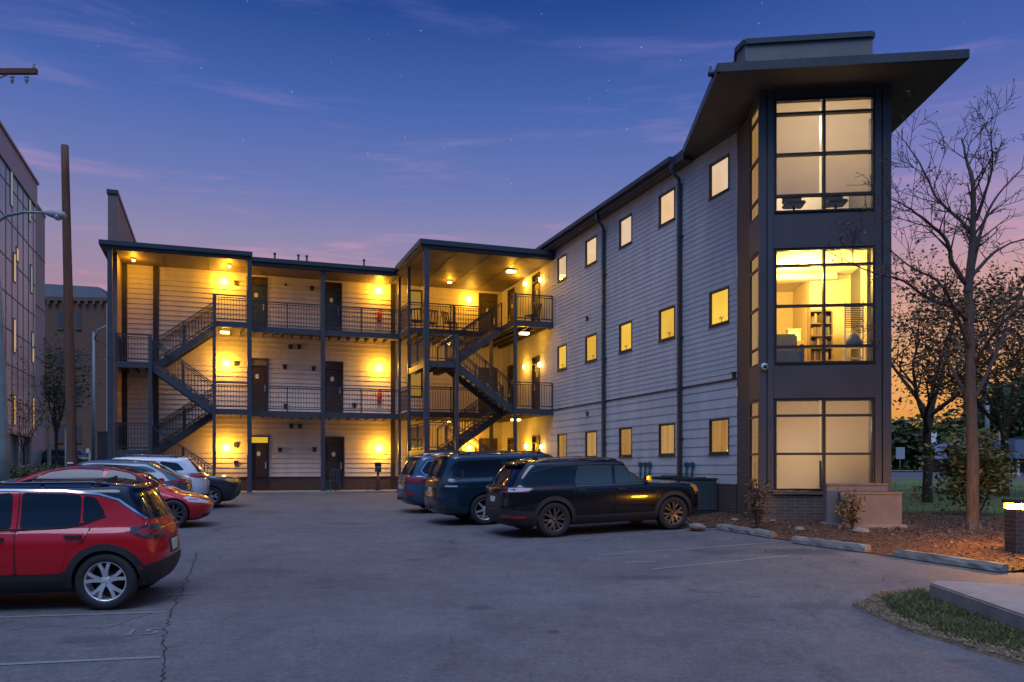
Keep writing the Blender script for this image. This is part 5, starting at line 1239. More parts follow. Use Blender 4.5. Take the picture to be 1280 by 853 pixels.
tea = dict(L=4.70, W=1.88, H=1.53, belt=1.02, hood=.98, cowl=(1.0, 1.04), wstop=.40, tail=.85, tail_low=.18, roofw=.72, R=.36, rim_r=.245, rim='rim_silver', rim_style=(5, True), ro=.95, fo=.86, paint='paint_slate', clear=.2, nr=3.6, rear_round=.25,
    windows=[[(.9, 1.05), (.36, 1.36), (.02, 1.40), (-.02, 1.04)], [(-.1, 1.04), (-.06, 1.405), (-.8, 1.385), (-1.25, 1.27), (-1.45, 1.12), (-1.2, 1.05)]], doors=[[(1.05, .45), (1.0, 1.0), (-.05, 1.0), (-.05, .45)], [(-.07, .45), (-.07, 1.0), (-1.02, 1.02), (-.98, .8), (-.8, .45)]], handles=[(.1, .9), (-.85, .92)], mirror=(.8, 1.06),
    side_lamps=[([(-1.85, 1.0), (-2.2, 1.03), (-2.22, .92), (-2.0, .93)], 'lens_red', 'taillight')], rear_lamps=[([(.4, .93), (.4, 1.03), (.84, 1.03), (.86, .93)], 'lens_red', 'taillight')],
    panels=[([(-.60, 1.10), (.60, 1.10), (.5, 1.36), (-.5, 1.36)], 'x', -1, .008, 'rear_window', 'car_glass'), ([(-.62, 1.08), (.62, 1.08), (.5, 1.38), (-.5, 1.38)], 'x', 1, .008, 'windscreen', 'car_glass')], front_lamps=[([(.5, .8), (.5, .9), (.85, .9), (.85, .8)], 'lens_clear', 'headlight')], spoiler=(-1.42, 1.375, .52, .12, 'paint_slate'), plate=(.7, -1))
make_car('parked_car', 'slate blue crossover with sloping back between red sedan and white SUV', tea, 188, 22.4, PI+HL, 'rear', cat='crossover')
whi = dict(L=4.60, W=1.86, H=1.62, belt=1.06, hood=1.02, cowl=(1.0, 1.09), wstop=.34, tail=.50, tail_low=.16, roofw=.75, R=.36, rim_r=.245, rim='rim_silver', rim_style=(5, True), ro=.92, fo=.9, paint='paint_white', clear=.22, nr=4.2,
    windows=[[(.9, 1.10), (.36, 1.43), (.02, 1.47), (-.02, 1.09)], [(-.1, 1.09), (-.06, 1.475), (-.85, 1.47), (-.9, 1.10)], [(-1.0, 1.14), (-.96, 1.46), (-1.45, 1.42), (-1.65, 1.22)]], doors=[[(1.05, .5), (1.0, 1.06), (-.05, 1.06), (-.05, .5)], [(-.07, .5), (-.07, 1.06), (-1.0, 1.07), (-.96, .8), (-.78, .5)]], handles=[(.1, .96), (-.85, .97)], mirror=(.8, 1.1),
    side_lamps=[([(-1.80, 1.02), (-1.84, 1.12), (-2.16, 1.13), (-2.18, 1.0)], 'lens_red', 'taillight')], rear_lamps=[([(.42, 1.0), (.42, 1.12), (.84, 1.13), (.86, 1.0)], 'lens_red', 'taillight')],
    panels=[([(-.66, 1.15), (.66, 1.15), (.54, 1.46), (-.54, 1.46)], 'x', -1, .008, 'rear_window', 'car_glass'), ([(-.62, 1.12), (.62, 1.12), (.5, 1.45), (-.5, 1.45)], 'x', 1, .008, 'windscreen', 'car_glass'), ([(-.78, .28), (.78, .28), (.8, .5), (-.8, .5)], 'x', -1, .012, 'rear_bumper', 'clad'), ([(.25, -.6), (-1.55, -.56), (-1.55, .56), (.25, .6)], 'z', 1, .006, 'roof', 'roof_black')],
    front_lamps=[([(.5, .82), (.5, .94), (.85, .94), (.85, .82)], 'lens_clear', 'headlight')], rails=(.2, -1.45, 'roof_black'), spoiler=(-1.68, 1.535, .58, .10, 'roof_black'), plate=(.8, -1))
make_car('parked_car', 'white SUV with black roof and red tail lamp in the left row', whi, 217, 25.0, PI+HL, 'rear', cat='SUV')
dgr = dict(L=4.35, W=1.80, H=1.56, belt=1.0, hood=.99, cowl=(.95, 1.04), wstop=.30, tail=.50, tail_low=.18, roofw=.74, R=.34, rim_r=.225, rim='rim_silver', rim_style=(5, True), ro=.85, fo=.88, paint='paint_charcoal', clear=.2, nr=4, nf=3.6,
    windows=[[(.85, 1.05), (.32, 1.37), (.0, 1.41), (-.02, 1.04)], [(-.1, 1.04), (-.06, 1.415), (-.8, 1.40), (-1.2, 1.3), (-1.3, 1.12)]], doors=[[(1.0, .45), (.95, 1.02), (-.05, 1.02), (-.05, .45)], [(-.07, .45), (-.07, 1.02), (-.95, 1.03), (-.9, .8), (-.75, .45)]], handles=[(.1, .92), (-.8, .93)], mirror=(.75, 1.05),
    side_lamps=[([(1.70, .88), (1.78, .93), (2.06, .88), (2.10, .80), (1.9, .82)], 'lens_amber', 'headlight')], front_lamps=[([(.48, .80), (.48, .90), (.84, .92), (.84, .82)], 'lens_amber', 'headlight')], rear_lamps=[([(.42, .9), (.42, 1.0), (.8, 1.0), (.82, .9)], 'lens_red', 'taillight')],
    panels=[([(-.6, 1.08), (.6, 1.08), (.5, 1.38), (-.5, 1.38)], 'x', 1, .008, 'windscreen', 'car_glass'), ([(-.6, .36), (.6, .36), (.45, .78), (-.45, .78)], 'x', 1, .012, 'grille', 'clad'), ([(-.6, 1.1), (.6, 1.1), (.5, 1.38), (-.5, 1.38)], 'x', -1, .008, 'rear_window', 'car_glass')], rails=(.1, -1.3, 'roof_black'))
make_car('parked_car', 'dark grey small SUV parked nose out, furthest in the left row', dgr, 263, 26.6, HL, 'front', cat='SUV')
# ---- a car far off in the street on the left
p = at(57, 578, 62); tcar = make_car('parked_car', 'small far teal car in the street behind the wooden utility pole', dict(dgr, paint='paint_teal', rails=None), 57, 58, R(-20), 'rear', 'cars in the far street')
# ------------------------------------------------------------------ trees and planting
def grow(m, p, d, r, L_, depth, rg, tips, up=.12, kink=.25, nmin=3, thin=.72, side=1):
    """a branch as a bent tapering tube with side shoots; collects twig ends"""
    n = max(3, int(L_/.35)); pts = [Vector(p)]; d = Vector(d).normalized()
    for k in range(n):
        d = (d+Vector((rg.gauss(0, kink), rg.gauss(0, kink), rg.gauss(0, kink)+up))*.5).normalized(); pts.append(pts[-1]+d*L_/n)
    rad = [max(.0052, r*(1-.72*k/n)) for k in range(n+1)]
    m.tube(pts, rad, 6 if r > .03 else 4, caps=False)
    tips.append((pts[-1], d, depth))
    if depth <= 0: 
        for q in pts[1:]: tips.append((q, d, 0))
        return
    ns = rg.randint(nmin, nmin+2)
    for i in range(ns):
        t = rg.uniform(.3, .98); j = min(n-1, int(t*n)); q = pts[j].lerp(pts[j+1], t*n-j)
        ax = Vector((rg.gauss(0, 1), rg.gauss(0, 1), rg.gauss(0, .6))); ax = (ax-d*ax.dot(d)).normalized()
        nd_ = (d*rg.uniform(.55, .9)+ax*rg.uniform(.5, .85)).normalized()
        grow(m, q, nd_, rad[j]*rg.uniform(.5, .72), L_*rg.uniform(.45, thin), depth-1, rg, tips, up, kink, nmin, thin)
def leaves(m, pts, n, size, rg, spread, nm=1, flat=.5):
    for _ in range(n):
        c = Vector(rg.choice(pts))+Vector((rg.gauss(0, spread), rg.gauss(0, spread), rg.gauss(0, spread*.7)))
        a = Vector((rg.gauss(0, 1), rg.gauss(0, 1), rg.gauss(0, flat))).normalized(); b = a.cross(Vector((rg.gauss(0, 1), rg.gauss(0, 1), rg.gauss(0, 1)))).normalized()
        s = size*rg.uniform(.6, 1.3); w_ = s*rg.uniform(.35, .6)
        m.add([c-a*s*.5, c+b*w_*.5, c+a*s*.5, c-b*w_*.5], [(0, 1, 2, 3)], rg.randrange(nm))
# the bare tree in the mulch bed
tb = gp(1215, 668); TY = tb.y
def tp(px, py, dy=0): return at(px, py, TY+dy)
tree = thing('bare_tree', 'tall bare tree with a few leaf buds in the mulch bed beside the tower', 'tree', tb)
rg = random.Random(21); m = MB(); tips = []
def limb(pts, r0, r1, subs, depth, L0, m=m, tips=tips, rg=rg, sides=8):
    P = [Vector(p) for p in pts]; out = []
    for i in range(len(P)-1):
        p0, p1, p2, p3 = P[max(i-1, 0)], P[i], P[i+1], P[min(i+2, len(P)-1)]
        for k in range(4):
            t = k/4; out.append(.5*((2*p1)+(p2-p0)*t+(2*p0-5*p1+4*p2-p3)*t*t+(-p0+3*p1-3*p2+p3)*t**3)+Vector((rg.gauss(0, .012),)*3))
    out.append(P[-1]); n = len(out)
    rad = [r0+(r1-r0)*(k/(n-1)) for k in range(n)]
    m.tube(out, rad, sides, caps=False)
    for i in range(subs):
        t = rg.uniform(.25, 1); j = min(n-2, int(t*(n-1))); d = (out[j+1]-out[j]).normalized()
        ax = Vector((rg.gauss(0, 1), rg.gauss(0, .8), rg.gauss(0, .5))); ax = (ax-d*ax.dot(d)).normalized()
        grow(m, out[j], d*.75+ax*.75+Vector((0, 0, .2)), max(.009, rad[j]*.5), L0*rg.uniform(.7, 1.45), depth, rg, tips, .10, .085, 2, .7)
m2 = MB()
limb([tp(1215, 671), tp(1215, 655), tp(1216, 600), tp(1215, 540), tp(1213, 480), tp(1212, 420), tp(1210, 360)], .145, .09, 0, 0, 0, m2, sides=14)
for k in range(3):                            # root flare
    a_ = k*2.1; m2.tube([tb+Vector((math.cos(a_)*.26, math.sin(a_)*.26, -.05)), tb+Vector((math.cos(a_)*.10, math.sin(a_)*.10, .22))], [.05, .09], 8)
trunk = m2.build('trunk', 'bark', tree, origin=tb)
limb([tp(1210, 365), tp(1213, 330), tp(1216, 285), tp(1216, 230), tp(1208, 200, .3), tp(1202, 172, .4)], .10, .012, 13, 2, .62)
limb([tp(1209, 358), tp(1190, 329, -.1), tp(1184, 303, -.2), tp(1161, 280, -.4), tp(1139, 262, -.6), tp(1112, 248, -.8)], .065, .008, 12, 2, .8)
limb([tp(1214, 290), tp(1195, 270, .2), tp(1172, 248, .4), tp(1150, 205, .5), tp(1127, 172, .6)], .045, .007, 10, 2, .7)
limb([tp(1212, 357), tp(1219, 320, .2), tp(1229, 280, .4), tp(1248, 243, .6), tp(1284, 205, .8)], .062, .008, 12, 2, .75)
limb([tp(1220, 275), tp(1232, 240, -.2), tp(1240, 208, -.3), tp(1238, 160, -.5)], .045, .007, 10, 2, .55)
limb([tp(1211, 402), tp(1190, 385, -.3), tp(1165, 375, -.7), tp(1130, 352, -1.1), tp(1080, 338, -1.5), tp(1030, 312, -1.8)], .05, .006, 12, 2, .7)
limb([tp(1215, 345), tp(1240, 318, .3), tp(1262, 305, .6), tp(1295, 296, .8)], .045, .007, 6, 2, .8)
limb([tp(1214, 505), tp(1190, 460, .3), tp(1165, 425, .6), tp(1128, 405, .9)], .05, .007, 7, 2, .8)
limb([tp(1217, 500), tp(1235, 465, .2), tp(1252, 425, .4), tp(1266, 385, .6), tp(1300, 330, .7)], .055, .008, 8, 2, .85)
limb([tp(1218, 455), tp(1240, 420, -.5), tp(1262, 395, -.8), tp(1310, 360, -1.0)], .045, .007, 7, 2, .8)
limb([tp(1213, 440), tp(1180, 360, -.6), tp(1140, 335, -1.0), tp(1096, 300, -1.2)], .04, .006, 6, 2, .8)
m.build('branches', 'twig', tree, origin=tb, fix=False)
m = MB(); tl = [t_[0] for t_ in tips]; leaves(m, tl, 520, .075, rg, .03, 3); m.build('leaves', ['leaf_tan', 'leaf_brown', 'leaf_rust'], tree, origin=tb, fix=False)

def leafy_tree(name, label, x, y, h, tr, spread, nleaf, size, mats, seed, trunk_h=.35, group='trees along the street', depth=3, up=.1, bark='bark_dark', ls=.35, lean=(0, 0)):
    rg = random.Random(seed); z0 = G(x, y)-.05; base = Vector((x, y, z0)); t = thing(name, label, 'tree', base, 0, group)
    m = MB(); tips = []; th = h*trunk_h; pts = [base+Vector((lean[0]*k/4+rg.gauss(0, .02)*h*.1, lean[1]*k/4, th*k/4)) for k in range(5)]
    m.tube(pts, [tr*1.25, tr, tr*.93, tr*.88, tr*.82], 9, caps=False); top = pts[-1]
    nb = 6
    for k in range(nb):
        a_ = 2*PI*k/nb+rg.uniform(-.4, .4); sp = rg.uniform(.35, 1.0)*spread/h*1.5
        grow(m, top-Vector((0, 0, rg.uniform(0, th*.25))), (math.cos(a_)*sp, math.sin(a_)*sp, rg.uniform(.5, 1.0)), tr*.55, (h-th)*rg.uniform(.5, .72), depth, rg, tips, up, .2, 3, .62)
    m.build('trunk', bark, t, origin=base, fix=False)
    if nleaf:
        m = MB(); leaves(m, [q[0] for q in tips], nleaf, size, rg, ls, len(mats)); m.build('crown', mats, t, origin=base, fix=False)
    return t
def conifer(label, x, y, h, w_, seed, mats=('leaf_dark', 'leaf_green'), n=2600, size=.4, group='evergreens beyond the street'):
    rg = random.Random(seed); base = Vector((x, y, G(x, y)-.05)); t = thing('evergreen_tree', label, 'tree', base, 0, group)
    m = MB(); m.tube([base, base+Vector((0, 0, h*.95))], [.22, .03], 7); m.build('trunk', 'bark_dark', t, origin=base)
    m = MB()
    for _ in range(n):
        f = rg.random()**.8; a_ = rg.uniform(0, 2*PI); rr = w_*(1-f)*(.45+.55*math.sqrt(rg.random()))*(1+.25*math.sin(a_*3+f*9))
        c = base+Vector((rr*math.cos(a_), rr*math.sin(a_), h*(.10+.9*f)-rr*.15)); d = Vector((math.cos(a_), math.sin(a_), -.35+rg.gauss(0, .2))).normalized(); b = d.cross(Vector((0, 0, 1))).normalized()
        s = size*rg.uniform(.5, 1.2); m.add([c-d*s*.5, c+b*s*.28, c+d*s*.5, c-b*s*.28], [(0, 1, 2, 3)], rg.randrange(len(mats)))
    m.build('crown', list(mats), t, origin=base, fix=False)
def bush(label, base, rx, ry, h, n, size, mats, seed, group=None, stems=8, name='bush'):
    rg = random.Random(seed); t = thing(name, label, 'bush', base, 0, group); m = MB(); pts = []
    for k in range(stems):
        a_ = rg.uniform(0, 2*PI); f = rg.uniform(.2, .9); e = base+Vector((rx*f*math.cos(a_), ry*f*math.sin(a_), h*rg.uniform(.55, 1.0)))
        mid = base.lerp(e, .5)+Vector((0, 0, h*.12)); m.tube([base, mid, e], [.018, .012, .005], 5, caps=False)
        for q in range(4): pts += [base.lerp(e, .45+.15*q)+Vector((rg.gauss(0, rx*.25), rg.gauss(0, ry*.25), rg.gauss(0, h*.08)))]
        pts += [e, mid]
    m.build('stems', 'twig', t, origin=base, fix=False)
    m = MB(); leaves(m, pts, n, size, rg, min(rx, ry)*.24, len(mats)); m.build('foliage', mats, t, origin=base, fix=False); return t
# second, thinner tree on the lawn and the others towards the street
def gy(px, Y): x = (px-640)/F*Y; return x, Y
x, y = gy(1160, 27.5); leafy_tree('street_tree', 'dark spreading tree on the lawn just right of the tower, still in leaf', x, y, 8.6, .15, 3.6, 5200, .15, ['leaf_brown', 'leaf_rust', 'leaf_olive'], 5, .34, None, ls=.30)
x, y = gy(1255, 31); leafy_tree('street_tree', 'rusty leaved tree behind the bare tree at the right edge', x, y, 8.2, .16, 3.8, 4600, .16, ['leaf_brown', 'leaf_olive', 'leaf_rust'], 9, .3, None, ls=.4)
x, y = gy(1330, 29); leafy_tree('street_tree', 'leafy tree standing partly outside the right edge of the view', x, y, 8.5, .17, 4.0, 3000, .22, ['leaf_olive', 'leaf_brown', 'leaf_green'], 12, .3, None, ls=.4)
for i, (px, Y, h, sp, mats, lb) in enumerate(((1118, 66, 4.2, 3.5, ['leaf_dark', 'leaf_green'], 'dark low tree beyond the street close to the tower edge'), (1140, 72, 4.0, 4, ['leaf_dark', 'leaf_green'], 'dark round tree beyond the street left of the lawn tree'), (1178, 64, 4.4, 3.5, ['leaf_green', 'leaf_olive'], 'light green tree beyond the street between the two trunks'),
        (1196, 75, 5.2, 4, ['leaf_dark', 'leaf_dark', 'leaf_green'], 'dark tree beyond the street behind the bare trunk'), (1225, 70, 5.6, 4, ['leaf_dark', 'leaf_olive'], 'dark olive tree beyond the street right of the bare trunk'), (1258, 66, 8.0, 5, ['leaf_dark', 'leaf_green'], 'tall dark tree beyond the fence at the right edge'), (1290, 72, 9, 6, ['leaf_dark', 'leaf_green'], 'tall dark tree cut by the right edge of the view'))):
    x, y = gy(px, Y); leafy_tree('far_tree', lb, x, y, h, .2, sp, 2600, .55, mats, 40+i, .18, 'trees beyond the street', 2, ls=.7)
for i, (px, Y, h, lb) in enumerate(((1128, 80, 5.2, 'pointed evergreen beyond the street near the tower edge'), (1206, 82, 6, 'pointed evergreen behind the bare trunk'), (1240, 84, 7, 'pointed evergreen behind the light poles'), (1275, 82, 8, 'pointed evergreen at the far right edge'))):
    x, y = gy(px, Y); conifer(lb, x, y, h, 2.6, 60+i)
# planting in the bed
b0 = gp(1218, 655); b0.y += 1.6; b0 = Vector((.5508*(b0.y)+.10, b0.y, G(.55*b0.y, b0.y)+.05))
bush('broad green bush behind the trunk of the bare tree', b0, 1.35, .95, 2.15, 4200, .16, ['leaf_green', 'leaf_olive', 'leaf_yellow', 'leaf_green'], 3, stems=16)
q = at(947, 0, 19.3); q.z = G(q.x, q.y)+BZ(q.x, q.y); bush('small reddish green shrub in front of the brick base of the tower', q, .36, .3, 1.15, 520, .09, ['leaf_green', 'leaf_rust', 'leaf_olive', 'leaf_rust'], 4, 'small shrubs in the mulch bed', 7, 'shrub')
q = at(1066, 0, 18.3); q.z = G(q.x, q.y)+BZ(q.x, q.y); bush('small yellow leaved shrub in front of the stone slabs', q, .40, .3, .85, 420, .09, ['leaf_yellow', 'leaf_olive', 'leaf_tan'], 6, 'small shrubs in the mulch bed', 7, 'shrub')
q = gp(1135, 662); q.z += .03
# fallen leaves and mulch chips, grass
def in_poly(x, y, P):
    c = False; n = len(P)
    for i in range(n):
        (x0, y0), (x1, y1) = P[i][:2], P[(i+1) % n][:2]
        if (y0 > y) != (y1 > y) and x < (x1-x0)*(y-y0)/(y1-y0)+x0: c = not c
    return c
def litter(name, poly, n, size, mats, seed, zf, flat=True, kind='stuff', label=None):
    rg = random.Random(seed); xs = [p[0] for p in poly]; ys = [p[1] for p in poly]; m = MB(); k = 0
    while k < n:
        x, y = rg.uniform(min(xs), max(xs)), rg.uniform(min(ys), max(ys))
        if not in_poly(x, y, poly): continue
        k += 1; z = zf(x, y); s = size*rg.uniform(.5, 1.4); a_ = rg.uniform(0, 2*PI)
        if flat:
            a = Vector((math.cos(a_), math.sin(a_), rg.uniform(-.5, .5)))*s; b = Vector((-math.sin(a_), math.cos(a_), rg.uniform(-.4, .4)))*s*rg.uniform(.25, .6); c = Vector((x, y, z+.01+s*.25))
            m.add([c-a*.5, c+b*.5, c+a*.5, c-b*.5], [(0, 1, 2, 3)], rg.randrange(len(mats)))
        else:
            l = Vector((rg.gauss(0, .5), rg.gauss(0, .5), 1)).normalized()*s; b = Vector((math.cos(a_), math.sin(a_), 0))*s*.06; c = Vector((x, y, z))
            m.add([c-b, c+b, c+l*.6+b*.6, c+l*1.0+Vector((l.x, l.y, -.2*s))*.3, c+l*.6-b*.6], [(0, 1, 2, 3, 4)], rg.randrange(len(mats)))
    o = m.build(name, mats, fix=False); tag(o, label, None, None, kind); return o
bz = lambda x, y: G(x, y)+BZ(x, y)
litter('leaf_litter', bed, 26000, .062, ['leaf_brown', 'mulch', 'leaf_rust', 'bark_dark', 'leaf_tan', 'leaf_rust', 'leaf_brown'], 11, bz, label='brown mulch chips and fallen leaves covering the planting bed')
gv = [gp(1065, 758)[:2], gp(1098, 742)[:2], gp(1160, 738)[:2], gp(1180, 752)[:2], gp(1290, 800)[:2], gp(1290, 836)[:2], gp(1230, 818)[:2], gp(1130, 788)[:2]]
sheet('grass_verge', gv, lambda x, y: .02+.02*noise.noise(Vector((x*3, y*3, 1))), 'verge_soil', .25, skirt=.12)
gz = lambda x, y: G(x, y)+.03
gi = [gp(1102, 752)[:2], gp(1150, 742)[:2], gp(1180, 752)[:2], gp(1290, 800)[:2], gp(1290, 822)[:2], gp(1200, 802)[:2], gp(1120, 772)[:2]]
litter('grass', gi, 9000, .075, ['grass_green', 'grass_green', 'leaf_green', 'straw'], 12, gz, False, label='patch of green grass growing along the foot of the concrete slab')
litter('dry_grass', gv, 9000, .032, ['straw', 'leaf_tan', 'verge_soil'], 13, gz, True, label='dry straw and leaves around the grass patch')
lw = [(9.9, 23.5), (12.4, 21.3), (20, 21.5), (26, 30), (22, 40), (12, 40)]
litter('lawn_grass', lw, 5000, .11, ['grass_green', 'leaf_green', 'leaf_olive'], 14, lambda x, y: G(x, y)+.05, False, label='short lawn grass between the tower and the street')
lv = [gp(1160, 720)[:2], gp(1100, 742)[:2], gp(900, 700)[:2], gp(880, 660)[:2], gp(1000, 676)[:2], gp(1250, 720)[:2]]
litter('scattered_leaves', lv, 170, .05, ['leaf_brown', 'leaf_tan', 'leaf_rust'], 15, lambda x, y: G(x, y), True, label='few fallen leaves blown onto the asphalt near the wheel stops')
# stones and debris in the bed
for px, py, s, lb, mt in ((872, 664, .17, 'rounded stone by the front wheel of the black SUV', 'concrete_stop'), (1075, 673, .15, 'pale flat stone before the yellow shrub', 'concrete_stop'), (965, 658, .12, 'grey stone lump left of the slabs in the mulch', 'concrete_stop'), (1000, 668, .11, 'small pale stone among the mulch by the second wheel stop', 'concrete_stop'), (985, 655, .10, 'broken grey stone beside the brick base in the mulch', 'concrete_stop'), (918, 655, .09, 'small stone in the mulch before the air conditioner', 'concrete_stop')):
    q = gp(px, py); rg = random.Random(px); bm = bmesh.new(); bmesh.ops.create_icosphere(bm, subdivisions=2, radius=s)
    for v in bm.verts: v.co *= 1+.25*noise.noise(v.co*6+Vector((px, 0, 0))); v.co.z *= .55; v.co.x *= 1.25
    me = bpy.data.meshes.new('stone'); bm.to_mesh(me); bm.free(); me.materials.append(MATS[mt]); o = bpy.data.objects.new('stone', me); COL.objects.link(o); o.location = (q.x, q.y, bz(q.x, q.y)+s*.25); o.rotation_euler = (0, 0, rg.uniform(0, 6)); tag(o, lb, 'stone', 'stones in the mulch bed')
# ------------------------------------------------------------------ wheel stops, slab, signs, bollard, poles, far buildings
def stop(p0, p1, label):
    a, b = gp(*p0), gp(*p1); c = (a+b)/2; d = (b-a); L_ = d.length; t = None
    m = MB(); h, w_ = .13, .20; prof = [(-w_/2, 0), (w_/2, 0), (w_/2*.9, h*.55), (w_/2*.55, h), (-w_/2*.55, h), (-w_/2*.9, h*.55)]
    n = 10; vs_ = []; rg = random.Random(int(p0[0]))
    for k in range(n+1):
        x = -L_/2+L_*k/n; e = .92 if k in (0, n) else 1
        for (y, z) in prof: vs_.append((x, y*e+rg.gauss(0, .006), z*e+(rg.gauss(0, .006) if z > 0 else 0)))
    fs = [(k*6+i, k*6+(i+1) % 6, (k+1)*6+(i+1) % 6, (k+1)*6+i) for k in range(n) for i in range(6)]+[tuple(range(6)), tuple(n*6+i for i in range(6))]
    m.add(vs_, fs); o = m.build('wheel_stop', 'concrete_stop'); o.location = c+Vector((0, 0, .012)); o.rotation_euler = (0, -math.asin(d.z/L_), math.atan2(d.y, d.x)); tag(o, label, 'wheel stop', 'concrete wheel stops along the bed')
stop((899, 662), (968, 673), 'first grey concrete wheel stop, beside the black SUV'); stop((993, 679), (1085, 691), 'middle concrete wheel stop in front of the slabs'); stop((1121, 696), (1256, 716), 'right concrete wheel stop by the brick bollard lamp')
# raised concrete slab at the lower right
c0, c1 = gp(1161, 752), gp(1300, 806)
f1_, f2_ = gp(1172, 749), gp(1290, 756)
sl_ = [c0, c1, c0+(c1-c0)*2.6, f1_+(f2_-f1_)*4, f2_, f1_]
m = MB(); m.prism([p[:2] for p in sl_], lambda p: G(p[0], p[1])-.1, lambda p: G(p[0], p[1])+.25, 0); o = m.build('concrete_slab', 'concrete', bevel=.02); o['kind'] = 'structure'
# low stone slabs by the tower
def slab(pl, pr, pt, Y, th, label):
    b = at(pl, 0, Y); b2 = at(pr, 0, Y-.12); b.z = b2.z = bz(b.x, Y); H = CAMZ+(HZ-pt)/F*Y-b.z; d = Vector((b2.x-b.x, b2.y-b.y)); L_ = d.length
    t = thing('monument_slab', label, 'stone slab', (b+b2)/2, math.atan2(d.y, d.x), 'stone slabs by the tower')
    m = MB(); m.box(-L_/2, L_/2, -th/2, th/2, -.1, H); m.build('slab', 'slab_stone', t, bevel=.012)
    m = MB(); m.box(-L_/2-.012, L_/2+.012, -th/2-.012, th/2+.012, H+.001, H+.05); m.build('coping', 'slab_stone', t, bevel=.01)
    m = MB(); m.box(-L_/2-.08, L_/2+.08, -th/2-.08, th/2+.08, -.12, .06); m.build('footing', 'concrete', t)
slab(1031, 1107, 607, 19.25, .30, 'taller grey brown stone slab standing nearer the tower wall'); slab(1049, 1125, 618, 18.75, .26, 'lower tan stone slab standing in front of the taller one')
# brick bollard lamp on the right
q = gp(1275, 698); t = thing('bollard_lamp', 'brick bollard with lit lamp on top at the right edge of the bed', 'bollard lamp', q)
Hb = (698-628)/F*q.y
m = MB(); m.box(-.17, .17, -.17, .17, -.1, Hb-.117); m.build('pillar', 'brick_base', t)
m = MB(); m.box(-.155, .155, -.155, .155, Hb-.115, Hb-.02); m.build('lamp', 'bollard_glow', t)
m = MB(); m.box(-.21, .21, -.21, .21, Hb-.018, Hb+.05); [m.box(sx_*.17-.012, sx_*.17+.012, sy*.17-.012, sy*.17+.012, Hb-.117, Hb-.018) for sx_ in (-1, 1) for sy in (-1, 1)]; m.build('cap', 'trim_dark', t, bevel=.01)


# utility poles and street lamps on the left
b = gp(91, 600); Y = 32.0; x = (91-640)/F*Y; z0 = G(x, Y); t = thing('utility_pole', 'tall brown wooden pole without crossarm behind the left row of cars', 'utility pole', (x, Y, z0-.2))
top = at(81, 182, Y)-Vector((x, Y, z0-.2)); m = MB(); n = 12; m.tube([Vector((0, 0, 0)).lerp(top, k/n) for k in range(n+1)], [.20-.065*k/n for k in range(n+1)], 14); m.build('pole', 'wood_pole', t)
m = MB(); zz = at(89, 580, Y).z-z0+.2; m.box(-.10, .12, -.215, -.19, zz, zz+.06); m.build('tag', 'plaque', t)
m = MB(); pm = Vector((0, 0, 0)).lerp(top, .62); m.box(pm.x-.03, pm.x+.03, -.16, -.13, .2, 2.6); m.build('ground_wire_cover', 'galv', t)
Y = 25.0; x = (-42-640)/F*Y; z0 = G(x, Y); t = thing('utility_pole', 'wooden pole outside the left edge whose crossarm reaches into the view', 'utility pole', (x, Y, z0-.2))
za = at(0, 91, Y).z-z0+.2; m = MB(); m.tube([(0, 0, 0), (0, 0, za+.6)], [.18, .13], 12); m.build('pole', 'wood_pole', t)
xe_ = at(49, 90, Y).x-x; m = MB(); m.box(-xe_, xe_, -.17, -.05, za-.10, za+.06); m.build('crossarm', 'wood_pole', t, bevel=.01)
m = MB(); m.bar((0, -.11, za-.7), (xe_*.62, -.11, za-.08), .05, .02); m.build('brace', 'galv', t)
for px, up_ in ((18, -1), (36, -1), (45, 1)):
    xx = at(px, 90, Y).x-x; m = MB(); c = (xx, -.11, za+(.06 if up_ > 0 else -.10)); s = up_
    m.lathe([(.02, 0), (.02, s*.05), (.06, s*.06), (.065, s*.10), (.03, s*.12), (.055, s*.15), (.055, s*.19), (.025, s*.21), (.045, s*.25), (.0, s*.28)] if s < 0 else [(.03, 0), (.045, .05), (.03, .10), (.05, .14), (0, .18)], 12, c); m.build('insulator', 'lamp_grey', t)
Y = 27.0; x = (6-640)/F*Y; z0 = G(x, Y); t = thing('street_lamp', 'grey steel street lamp with curved arm at the left edge', 'street lamp', (x, Y, z0-.1))
def rel(px, py): return at(px, py, Y)-Vector((x, Y, z0-.1))
m = MB(); m.tube([(0, 0, 0), rel(5, 560), rel(0, 400), rel(-7, 300)], [.17, .15, .11, .085], 12); m.build('pole', 'galv', t)
m = MB(); m.tube([rel(-7, 300), rel(-4, 278), rel(8, 270), rel(30, 265.5), rel(58, 266)], [.06, .055, .05, .045, .04], 10); m.build('arm', 'galv', t)
m = MB(); a, b2 = rel(56, 266), rel(83, 270.5); m.tube([a, a.lerp(b2, .2), a.lerp(b2, .55), a.lerp(b2, .85), b2], [.05, .10, .15, .13, .03], 12); hd = m.build('lamp_head', 'lamp_grey', t)
m = MB(); c = a.lerp(b2, .62); m.lathe([(0, -.16), (.09, -.13), (.13, -.06), (.14, 0), (0, 0)], 14, (c.x, c.y, c.z-.03)); m.build('lens', 'lens_clear', t)

